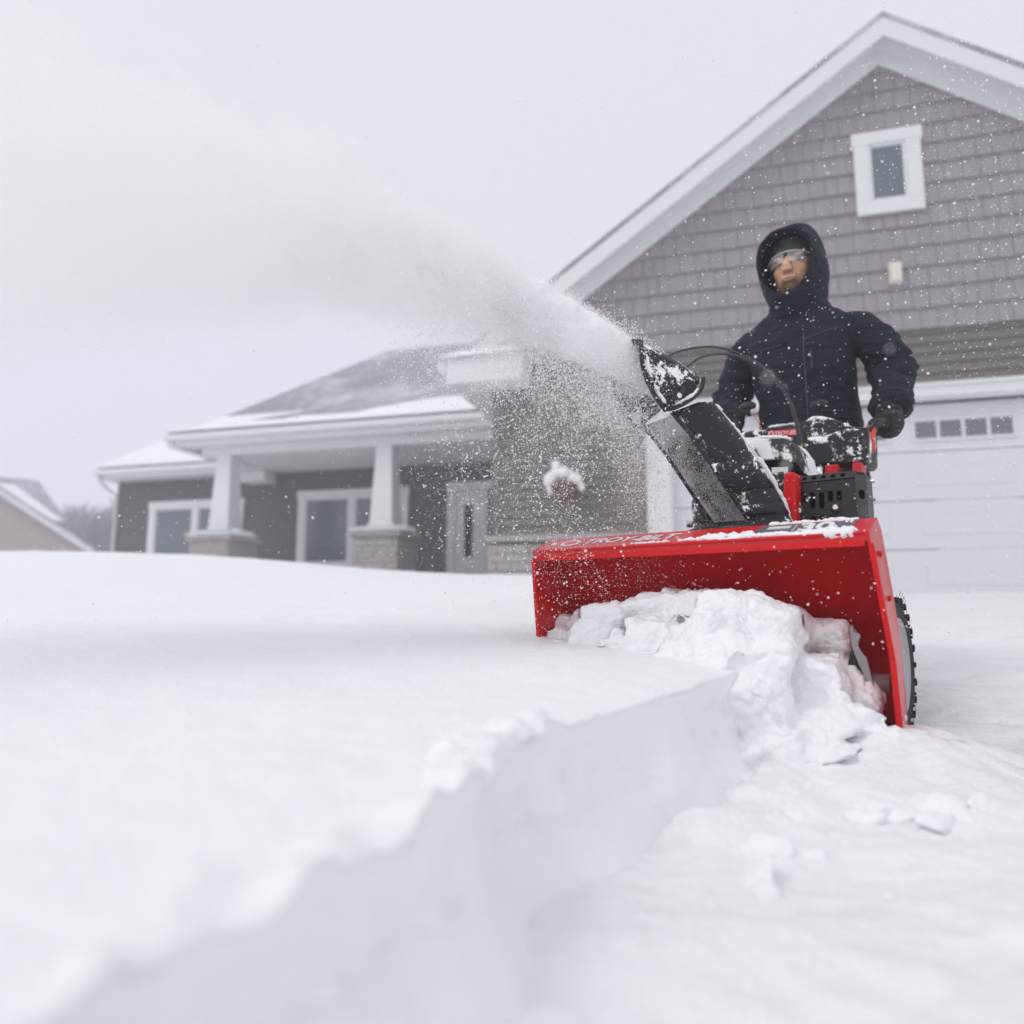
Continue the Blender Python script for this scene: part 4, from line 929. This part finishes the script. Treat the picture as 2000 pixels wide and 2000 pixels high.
def folds(co, no):
    x, y, z = co[:, 0], co[:, 1], co[:, 2]; arm = sstep(.165, .215, np.abs(x+.01))
    q = np.stack([x*11, y*11, z*24+x*4], -1); a = 1-np.abs(fbm(q, 2))*2; bb = fbm(np.stack([x*7, y*7, z*5], -1), 3)
    q2 = np.stack([x*16, y*10+z*6, z*34], -1); c_ = 1-np.abs(fbm(q2+5, 2))*2.2
    el = np.exp(-((z-.79)/.07)**2)+.7*np.exp(-((z-.62)/.05)**2)
    d = .008*bb+.007*a*(1-arm)+arm*(.0075*a+.019*c_*el)
    d = d - .003*np.exp(-((x+.035)/.0035)**2)*(y < 1.12)*(z < 1.03) - .002*np.exp(-((x-.02)/.003)**2)*(y < 1.12)*(z < .98)
    return d
me = voxel(jk, .0062, 7, folds); jko = P_(link('jacket', me, M['jacket'], pe))
sm = MB()      # chest piping and pocket zip
def front(x, z):
    hit, loc_, nn_, i_ = None, None, None, None
    r = me_bvh.ray_cast(Vector((x, .6, z)), Vector((0, 1, 0))); return np.array(r[0])-[0, .0015, 0] if r[0] else np.array([x, 1.0, z])
from mathutils.bvhtree import BVHTree
me_bvh = BVHTree.FromPolygons([v.co for v in me.vertices], [p.vertices for p in me.polygons])
sm.tube([front(x, .905+.03*(x-.02)/.1) for x in np.linspace(.025, .125, 12)], .0014, 5); sm.tube([front(x, .905) for x in np.linspace(-.135, -.05, 10)], .0012, 5)
sm.tube([front(.022, z) for z in np.linspace(.5, .93, 24)], .0016, 5); sm.tube([front(.045, z) for z in np.linspace(.80, .86, 5)], .002, 5)
sm.build('piping', M['jacketl'], jko, smooth=True)
for s, a in arms.items():
    e = np.array(a[-1]); d_ = e-np.array(a[-2]); d_ /= np.linalg.norm(d_)
    P_(MB().tube([e-d_*.012, e+d_*.004, e+d_*.012], [.050, .053, .046], 24).build('cuff', M['jacket'], pe, smooth=True))
# hood: lining, rim and shell in one surface
hr_ = []
def hring(y0, y1, wd, zt, zb, cx=-.02, k=2.4):
    r = []; zt -= .033; zb -= .033; wd *= .93
    for i in range(44):
        q = 2*PI*i/44; c_, s_ = math.cos(q), math.sin(q); zz = (zt+zb)/2+(zt-zb)/2*math.copysign(abs(s_)**(2/k), s_)
        w_ = wd*(1-.16*max(0, -s_)); r.append((cx+w_*math.copysign(abs(c_)**(2/k), c_), y0+(y1-y0)*(s_+1)/2, zz))
    return r
hr_ = [hring(1.16, 1.16, .03, 1.27, 1.21), hring(1.14, 1.14, .078, 1.345, 1.10), hring(1.03, 1.06, .088, 1.335, 1.10), hring(.985, 1.0, .091, 1.330, 1.120), hring(.975, .962, .094, 1.336, 1.117),
       hring(.982, .960, .097, 1.348, 1.108), hring(1.00, 1.0, .103, 1.372, 1.09), hring(1.03, 1.05, .117, 1.388, 1.06), hring(1.08, 1.10, .119, 1.392, 1.04), hring(1.13, 1.15, .115, 1.385, 1.04), hring(1.17, 1.20, .10, 1.36, 1.04), hring(1.20, 1.235, .07, 1.31, 1.06), hring(1.21, 1.245, .02, 1.24, 1.14)]
ho = MB().loft(hr_)
me = bpy.data.meshes.new('hood'); me.from_pydata(ho.v, [], ho.f); me.validate()
co = np.array([v.co for v in me.vertices]); d = .010*fbm(co*12, 3)+.009*(1-np.abs(fbm(co*np.array([8, 20, 20]), 2))*2.5)
ctr = np.array([-.02, 1.1, 1.19]); dr_v = co-ctr; dr_v /= np.linalg.norm(dr_v, axis=1)[:, None]; wgt = np.zeros(len(co)); wgt[44*5:] = 1
co = co+dr_v*(d*wgt)[:, None]; me.vertices.foreach_set('co', co.ravel())
hd_ = P_(link('hood', me, M['jacket'], pe, smooth=True)); me.materials.append(M['lining'])
for p in me.polygons: p.use_smooth = True; p.material_index = 1 if max(p.vertices) < 44*4 else 0
q = hd_.modifiers.new('s', 'SUBSURF'); q.levels = q.render_levels = 1
# high collar below the chin
cl_ = MB().loft([ell(-.022, 1.115, 1.02, .098, .090), ell(-.022, 1.105, 1.06, .088, .088), ell(-.021, 1.10, 1.075, .084, .088), ell(-.02, 1.095, 1.092, .082, .088), ell(-.02, 1.095, 1.10, .078, .084), ell(-.02, 1.095, 1.09, .070, .076), ell(-.02, 1.10, 1.05, .066, .066)])
me = voxel(cl_, .006, 3, lambda c, n: .007*(1-np.abs(fbm(c*np.array([9, 9, 22]), 2))*2)); P_(link('collar', me, M['jacket'], pe))
# trousers and boots
tr_ = MB()
tr_.loft([ell(.0, 1.13, .50, .15, .11), ell(.0, 1.13, .40, .155, .115), ell(0, 1.13, .33, .15, .11)])
for s in (-1, 1): tr_.tube([(.075*s, 1.13, .40), (.085*s, 1.11, .22), (.088*s, 1.12, .05), (.09*s, 1.15, -.15)], [.088, .078, .07, .066], 22)
me = voxel(tr_, .009, 3, lambda c, n: .005*fbm(c*np.array([9, 9, 16]), 3)); P_(link('trousers', me, M['pants'], pe))
for s in (-1, 1): P_(MB().tube([(.09*s, 1.18, -.12), (.09*s, 1.17, -.19), (.092*s, 1.10, -.205), (.094*s, 1.0, -.215), (.094*s, .975, -.22)], [.055, .06, .052, .042, .02], 18).build('boot', M['blackc'], pe, smooth=True))
# gloves: palm over the grip, four curled fingers, a thumb closing underneath
def glove(gx, gy_, gz, side):
    g = MB(); c = np.array([gx, gy_, gz])
    g.tube([c+[0, .075, .075], c+[0, .045, .05], c+[.004*side, .015, .034]], [.040, .040, .036], 18)
    g.blob(c+[.012*side, .0, .022], (.034, .046, .026), 18, 12)
    for k in range(4):
        y = -.036+.023*k; l = [.92, 1.04, 1.0, .86][k]; r0 = .0135 if k < 3 else .0125
        pth = []
        for a in np.linspace(.25*PI, -.72*PI, 9): pth.append(c+[side*.033*math.cos(a)*l*1.02, y+.004*math.sin(a*3), .028*math.sin(a)*l*1.08+.004])
        g.tube(pth, [r0*1.05]*3+[r0]*3+[r0*.92, r0*.88, r0*.6], 12)
        g.blob(pth[0], (r0*1.15,)*3, 10, 8)
    g.tube([c+[-.018*side, .012, .024], c+[-.036*side, -.012, .008], c+[-.034*side, -.030, -.014], c+[-.018*side, -.038, -.028]], [.018, .016, .0145, .011], 12)
    me = voxel(g, .0035, 2, lambda c_, n_: .0012*fbm(c_*60, 2)); return P_(link('glove', me, M['glove'], pe))
glove(.278, .90, .543, 1); glove(-.215, .90, .607, -1)

# ------------------------------------------------------------------ churned snow in front of and inside the housing
pm = MB()
import bmesh
rc = np.random.default_rng(77)
def chunk(mb, c, r, sq=(1, 1, 1), k=15):
    bm = bmesh.new(); q = rc.normal(size=(k, 3)); q /= np.linalg.norm(q, axis=1)[:, None]; q = np.sign(q)*np.abs(q)**.7; q *= rc.uniform(.85, 1.1, (k, 1))
    for v in q*r*np.array(sq): bm.verts.new(v+np.asarray(c))
    h_ = bmesh.ops.convex_hull(bm, input=bm.verts); bm.verts.index_update(); used = sorted({v.index for f in bm.faces for v in f.verts}); mp = {u: i for i, u in enumerate(used)}; bm.verts.ensure_lookup_table()
    mb.add([tuple(bm.verts[u].co) for u in used], [tuple(mp[v.index] for v in f.verts) for f in bm.faces]); bm.free()
def PB(px, py, y, r, sq=(1, 1, 1)):
    chunk(pm, L(px, py, y=y), r*1.05, sq, 13 if r < .03 else 18)
for a in [(1160, 1250, .02, .055, (1.2, .9, .8)), (1200, 1215, .05, .07, (1.1, .8, .8)), (1265, 1195, .06, .06, (1.2, .8, .8)), (1235, 1275, -.03, .055, (1.5, .7, .7)), (1290, 1260, -.01, .075), (1345, 1185, .06, .055, (1.1, .9, .75)),
          (1385, 1172, .07, .040, (1.2, .8, .7)), (1318, 1172, .08, .03), (1430, 1215, .0, .075, (1.15, .9, .85)), (1490, 1240, -.04, .082, (.9, .9, 1.05)), (1395, 1260, -.05, .085), (1350, 1300, -.07, .075, (1.2, .9, .8)),
          (1440, 1310, -.10, .085, (1, .9, 1)), (1495, 1320, -.10, .07, (.85, .85, 1.1)), (1505, 1375, -.13, .055, (.8, .8, .9)), (1448, 1385, -.15, .07), (1405, 1350, -.13, .06), (1540, 1250, .0, .04), (1575, 1330, .0, .07, (1.2, .8, .9)), (1560, 1400, -.08, .07, (1.3, 1, .7)),
          (1640, 1400, -.02, .055, (1.4, .8, .6)), (1610, 1360, .04, .055), (1700, 1435, -.02, .045, (1.5, .9, .5)), (1500, 1450, -.15, .06, (1.4, 1.1, .6)), (1590, 1465, -.12, .05, (1.6, 1.2, .45)), (1450, 1480, -.2, .05, (1.3, 1.2, .6)),
          (1600, 1250, .13, .055, (1.3, .6, .8)), (1640, 1300, .14, .05, (1, .6, 1)), (1560, 1230, .12, .05), (1085, 1240, .07, .022), (1105, 1238, .08, .03), (1125, 1245, .07, .028), (1090, 1265, .0, .02), (1080, 1232, .12, .03), (1100, 1225, .12, .035), (1130, 1215, .12, .04), (1328, 1208, .09, .05), (1334, 1206, .035, .042, (1.2, .8, .8)), (1670, 1370, .10, .05), (1640, 1340, .10, .05)]: PB(*a)
r_ = random.Random(12)
for k in range(90):
    px, py = r_.uniform(1430, 1690), r_.uniform(1290, 1450); t_ = (px-1430)/260
    if py < 1230+t_*150: continue
    PB(px, py, .0-.12*(py-1290)/160*(1.2-t_)+r_.uniform(-.02, .03), r_.uniform(.008, .026), (1, 1, .85))
for k in range(60):
    px, py = r_.uniform(1140, 1420), r_.uniform(1165, 1300)
    if py < 1245-abs(px-1140)*.3 and px < 1350: continue
    PB(px, py, .0-.09*(py-1180)/130+r_.uniform(-.02, .02), r_.uniform(.008, .022), (1.2, 1, .7))
def lumps(co, no):
    a = fbm(co*11, 3); c_ = fbm(co*34+3, 4); pl_ = np.abs(fbm(co*16+9, 2))
    return .014*a+.007*c_-.004*np.exp(-(pl_/.10)**2)+.0038*fbm(co*85, 2)+.0016*fbm(co*210, 2)
me = voxel(pm, .0040, 6, lumps); pile = link('snow_pile', me, M['snow']); pile.location = M0; pile.rotation_euler = (0, 0, -A38)
tag(pile, 'churned heap of broken snow clods spilling from the red housing', 'snow pile', kind='stuff')
# loose clods lying on the driveway
cm = MB(); r_ = random.Random(31)
for k in range(230):
    x = .24+abs(r_.gauss(0, .13)); y = -.02-abs(r_.gauss(0, .24)); wx, wy = w2(x, y); z = float(groundz(np.array([wx]), np.array([wy]))[0]); s = r_.choice([.005, .006, .008, .012, .018, .026, .034])
    chunk(cm, (wx, wy, z+s*.2), s, (r_.uniform(.8, 1.5), r_.uniform(.8, 1.4), .7), 12)
for k in range(46):
    y = r_.gauss(-.93, .07); x = .19+.6*max(0, -y-.86)-abs(r_.gauss(0, .02)); wx, wy = w2(x, y); s = r_.choice([.008, .012, .018, .024]); z = float(topz(np.array([wx]), np.array([wy]))[0])
    chunk(cm, (wx, wy, z+s*.1), s, (1.1, 1.2, .9), 12)
me = voxel(cm, .004, 2, lambda c, n: .003*fbm(c*70, 3)); tag(link('snow_crumbs', me, M['snow']), 'small snow crumbs strewn over the cleared driveway below the heap', 'snow crumbs', kind='stuff')

# ------------------------------------------------------------------ snow settled on the machine
ss = MB()
def strip(pts, r, sq=.6, wob=.4, seed=0):
    r_ = random.Random(seed); pts = spline(pts, 6); rr = [r*(1+wob*(r_.random()-.5)*2)*min(1, .35+min(i, len(pts)-1-i)*.35) for i in range(len(pts))]
    ss.tube(pts, rr, 9, squash=sq)
def topL(x, t, h=.002): return np.array(top(x, t, h))
strip([topL(x, .006+.005*math.sin(x*40), .003) for x in np.linspace(-.0, .37, 14)], .006, .8, .5, 1)
strip([topL(x, .016, .004) for x in np.linspace(.06, .17, 8)], .010, .7, .5, 2); strip([topL(x, .008, .003) for x in np.linspace(.15, .37, 9)], .007, .8, .4, 3)
strip([topL(x, .003, .002) for x in np.linspace(.31, .365, 5)], .012, .9, .3, 4); strip([topL(x, .086, .0) for x in np.linspace(.18, .36, 9)], .007, .8, .4, 5)
strip([topL(x, .012, .001) for x in np.linspace(-.12, -.02, 7)], .004, .8, .7, 6)
strip([L(x, y_, y=CY+.01) for x, y_ in ((1570, 850), (1600, 847), (1625, 840), (1645, 831), (1660, 830))], .0075, .8, .3, 7)
strip([L(x, y_, y=CY+.01) for x, y_ in ((1662, 836), (1668, 850), (1676, 866))], .009, .5, .5, 8); strip([L(x, y_, y=CY-.01) for x, y_ in ((1664, 873), (1660, 884), (1670, 890))], .010, .4, .6, 9)
strip([L(x, y_, y=CY+.05) for x, y_ in ((1500, 834), (1530, 830), (1560, 826))], .005, .8, .4, 10)
strip([L(x, y_, y=.53) for x, y_ in ((1488, 897), (1515, 894), (1540, 895), (1556, 903), (1568, 922))], .0035, .9, .5, 11)
strip([L(x, y_, y=.56) for x, y_ in ((1452, 860), (1480, 856), (1520, 853), (1545, 858))], .007, .8, .4, 12)
strip([toL(onplane(*p, .0))+[.0, .0, .0] for p in ((1392, 788), (1420, 820), (1448, 853), (1478, 893), (1508, 940), (1532, 985), (1546, 1015))], .0075, 1, .5, 13)
strip([toL(onplane(*p, DO+.004)) for p in ((1263, 690), (1266, 712), (1272, 735))], .0035, .9, .4, 30); strip([toL(onplane(*p, DO+.004)) for p in ((1277, 748), (1289, 770), (1301, 788))], .0045, .9, .4, 31)
strip([toL(onplane(*p, DO+.004)) for p in ((1318, 790), (1336, 781), (1354, 770), (1364, 758))], .0045, .9, .4, 32); strip([toL(onplane(*p, DO-.02)) for p in ((1364, 745), (1369, 741))], .006, 1, .2, 33)
me = voxel(ss, .0022, 1, lambda c, n: .0022*fbm(c*120, 3)+.0015*fbm(c*45, 2)); o = link('settled_snow', me, M['snow']); o.location = M0; o.rotation_euler = (0, 0, -A38)
tag(o, 'thin ridges of snow settled on the chute, console and housing lip', 'snow', kind='stuff')

# ------------------------------------------------------------------ THE SPRAY: a dense jet opening into a drifting cloud, grains falling out of it
PM = onplane(1272, 735, 0.); _r = ray(700, 365); _n = np.cross(OD, [0, 0, 1.]); _T = _r*((PM@_n)/(_r@_n)); JD = _T-PM; JD /= np.linalg.norm(JD)
JA = np.cross(JD, [0, 0, 1.]); JA /= np.linalg.norm(JA); JB = np.cross(JA, JD)      # JB points up across the jet
def rad(u): return .044+.05*u+.155*u*u
DR = .25
def jet(u, a, q):        # u along, a radial fraction, q angle
    r = rad(u)*a; return PM+np.outer(u, JD)+(r*np.cos(q))[:, None]*JA+(r*np.sin(q))[:, None]*JB-np.outer(DR*u*u, JB)
R = []
for u in np.linspace(-.02, 1.9, 30):
    R.append([(u, (rad(max(u, 0))*1.55+.0)*math.cos(q), (rad(max(u, 0))*1.55)*math.sin(q)-DR*max(u, 0)**2) for q in np.linspace(0, 2*PI, 20, endpoint=False)])
cl = MB().loft(R).build('snow_plume', None)
cl.matrix_world = Matrix(((JD[0], JA[0], JB[0], PM[0]), (JD[1], JA[1], JB[1], PM[1]), (JD[2], JA[2], JB[2], PM[2]), (0, 0, 0, 1)))
tag(cl, 'white cloud of powder thrown up and left from the black chute', 'snow plume', kind='stuff')
m = bpy.data.materials.new('snow_plume'); m.use_nodes = True; n = m.node_tree; n.nodes.clear()
out = n.nodes.new('ShaderNodeOutputMaterial'); pv = n.nodes.new('ShaderNodeVolumePrincipled'); n.links.new(pv.outputs[0], out.inputs['Volume'])
pv.inputs['Color'].default_value = (.997, .997, .998, 1); pv.inputs['Anisotropy'].default_value = .0
def math_(op, a, b=None, c=None):
    k = N(n, 'ShaderNodeMath', operation=op)
    for i, x in enumerate((a, b, c)):
        if x is None: continue
        if hasattr(x, 'is_linked'): n.links.new(x, k.inputs[i])
        else: k.inputs[i].default_value = x
    return k.outputs[0]
tc = n.nodes.new('ShaderNodeTexCoord'); sp = n.nodes.new('ShaderNodeSeparateXYZ'); n.links.new(tc.outputs['Object'], sp.inputs[0])
nz = noise(n, 7, 5, .62, stretch=(.55, 1, 1)); nz2 = noise(n, 26, 3, .6, stretch=(.6, 1, 1))
u = math_('MAXIMUM', sp.outputs[0], 0.); Rr = math_('MULTIPLY_ADD', u, math_('MULTIPLY_ADD', u, .155, .05), .044)
cz = math_('ADD', sp.outputs[2], math_('MULTIPLY', math_('MULTIPLY', u, u), DR))
r2 = math_('SQRT', math_('ADD', math_('MULTIPLY', sp.outputs[1], sp.outputs[1]), math_('MULTIPLY', cz, cz)))
rn = math_('DIVIDE', r2, Rr)
wob = math_('MULTIPLY', math_('SUBTRACT', nz.outputs[0], .5), math_('MINIMUM', math_('MULTIPLY_ADD', u, 2.2, .35), 1.6))
wob2 = math_('MULTIPLY', math_('SUBTRACT', nz2.outputs[0], .5), .85)
rn = math_('ADD', math_('ADD', rn, wob), wob2)
fall = math_('SMOOTH_MIN', 1., math_('MAXIMUM', math_('MULTIPLY', math_('SUBTRACT', 1.12, rn), 2.6), 0.), .1)
dens = math_('POWER', math_('DIVIDE', .085, Rr), 1.25)
dens = math_('MULTIPLY', math_('MULTIPLY', dens, fall), 25.)
n.links.new(math_('MAXIMUM', dens, 0.), pv.inputs['Density']); cl.data.materials.append(m)
try: m.cycles.volume_step_rate = .18
except Exception: pass
# the packed core of the jet, still solid where it leaves the hood
us = np.linspace(-.03, .62, 120); qs = np.linspace(0, 2*PI, 64, endpoint=False); R = []
for u_ in us:
    k_ = (.98-.10*max(u_, 0))*float(np.clip((.62-u_)/.42, 0, 1))**.75
    ctr = jet(np.array([u_]), np.array([0.]), np.array([0.]))[0]; rr_ = rad(max(u_, 0))*k_
    R.append([ctr+rr_*(math.cos(q)*JA+math.sin(q)*JB) for q in qs])
cm_ = MB().loft(R); V_ = np.array(cm_.v); uu = np.repeat(us, 64); n_ = V_-np.repeat(np.array([jet(np.array([u_]), np.array([0.]), np.array([0.]))[0] for u_ in us]), 64, 0)
am = np.clip(uu, 0, 1)
fl_ = fbm(V_*np.array([14, 14, 22]), 4); f2 = fbm(V_*60, 3); f3 = fbm(V_*170, 2)
V_ = V_+n_/(np.linalg.norm(n_, axis=1)[:, None]+1e-6)*((.004+.075*am)*fl_+(.001+.020*am)*f2+(.0005+.006*am)*f3)[:, None]
cm_.v = [tuple(v) for v in V_]
tag(cm_.build('snow_jet', M['snow_soft'], smooth=True), 'dense white jet of packed snow just leaving the black chute', 'snow jet', kind='stuff')
# grains of the jet
Nn = 110000
u = rng.uniform(0, 1, Nn)**.8*1.9; a = np.sqrt(rng.uniform(0, 1, Nn))*1.15+np.abs(rng.normal(0, .12, Nn)); q = rng.uniform(0, 2*PI, Nn)
P1 = jet(u, a, q); r1 = .00045+.0010*rng.pareto(3.2, Nn).clip(0, 2.2)*.6
Nj = 170000
u = rng.uniform(0, 1, Nj)**1.25*.85; a = np.abs(rng.normal(.45, .45, Nj)); a = a*(1+.25*fbm(np.stack([u*9, a*3, 0*u], -1), 3)); q = rng.uniform(0, 2*PI, Nj)
P0j = jet(u, a, q); kj = (fbm(P0j*np.array([11, 11, 11]), 3)+.5 > u*.9); P0j = P0j[kj]; r0 = rng.uniform(.0007, .0016, len(P0j))
# grains raining down beneath it and drifting past the chute
Nf = 150000
u = rng.uniform(0, 1, Nf)**1.5*.62; P2 = jet(u, np.sqrt(rng.uniform(0, 1, Nf)), rng.uniform(0, 2*PI, Nf))
dn = rng.exponential(.17, Nf)+.015; P2[:, 2] -= dn; P2[:, 0] += rng.normal(0, .03, Nf)+.05*dn; P2[:, 1] += rng.normal(0, .07, Nf)+.06
cl_ = fbm(P2*np.array([9, 9, 7]), 3) > -.18
P2 = P2[cl_]; r2_ = .00042+.0011*rng.pareto(2.6, len(P2)).clip(0, 3.4)*.6
Ns = 6500
P3 = np.stack([rng.uniform(.25, .62, Ns), rng.uniform(1.62, 1.86, Ns), rng.uniform(.15, .50, Ns)], -1); lx = P3[:, 0]-(.62-.75*(P3[:, 2]-.15)); P3 = P3[(lx < .0) & (lx > -.22)]
r3 = .0004+.0006*rng.random(len(P3))
PP = np.concatenate([P0j, P1, P2, P3]); rr = np.concatenate([r0, r1, r2_, r3])
ok = PP[:, 2] > topz(PP[:, 0], PP[:, 1])+.01; PP, rr = PP[ok], rr[ok]
sg = specks('snow_spray', PP, rr, M['flake']); tag(sg, 'fine grains of snow flung out of the chute and falling beneath the plume', 'snow spray', kind='stuff')
# ------------------------------------------------------------------ falling snow
def frust(n_, y0, y1, pw=1.0):
    Y = y0+(y1-y0)*rng.uniform(0, 1, n_)**pw; X = Y*rng.uniform(-.95, .95, n_); Z = Y*rng.uniform(-.65, .98, n_); return np.stack([X, Y, Z], -1)
A = frust(21000, 1.2, 4.2, 1.15); ra = .0008+.0010*rng.pareto(2.6, len(A)).clip(0, 2.0)
B_ = frust(9000, 4, 14); rb_ = rng.uniform(.0012, .003, len(B_))
D_ = frust(110, .42, 1.15); rd = rng.uniform(.0008, .0022, len(D_))
PP = np.concatenate([A, B_, D_]); rr = np.concatenate([ra, rb_, rd])
# heavier flakes around the person and the machine
Hn = 15000; H = np.stack([rng.uniform(.35, 1.9, Hn), rng.uniform(1.3, 2.4, Hn), rng.uniform(-.25, 1.7, Hn)], -1); H = H[H[:, 1] < 1.55+.55*H[:, 0]]
PP = np.concatenate([PP, H]); rr = np.concatenate([rr, .0007+.0010*rng.pareto(2.6, len(H)).clip(0, 2.2)])
l_ = (PP-M0); lx, ly = l_@RV, l_@BV
inside = (np.abs(lx) < .42) & (ly > -.02) & (ly < 1.3) & (PP[:, 2] < 1.35) & (ly > .22)
ok = (PP[:, 2] > np.maximum(topz(PP[:, 0], PP[:, 1]), groundz(PP[:, 0], PP[:, 1]))+.01) & ~inside
sf_ = specks('falling_snow', PP[ok], rr[ok], M['flake']); tag(sf_, 'snowflakes falling through the air all over the scene', 'falling snow', kind='stuff')

# ------------------------------------------------------------------ the snowy air
hz_ = MB().box(-150, 150, -6, 190, -3, 30).build('haze', None); tag(hz_, kind='stuff', label='pale snowy air between the camera and the far houses', cat='haze')
m = bpy.data.materials.new('haze'); m.use_nodes = True; n = m.node_tree; n.nodes.clear()
out = n.nodes.new('ShaderNodeOutputMaterial'); pv = n.nodes.new('ShaderNodeVolumePrincipled'); n.links.new(pv.outputs[0], out.inputs['Volume'])
pv.inputs['Color'].default_value = (.93, .93, .97, 1); pv.inputs['Density'].default_value = .0105; pv.inputs['Anisotropy'].default_value = .3
hz_.data.materials.append(m)
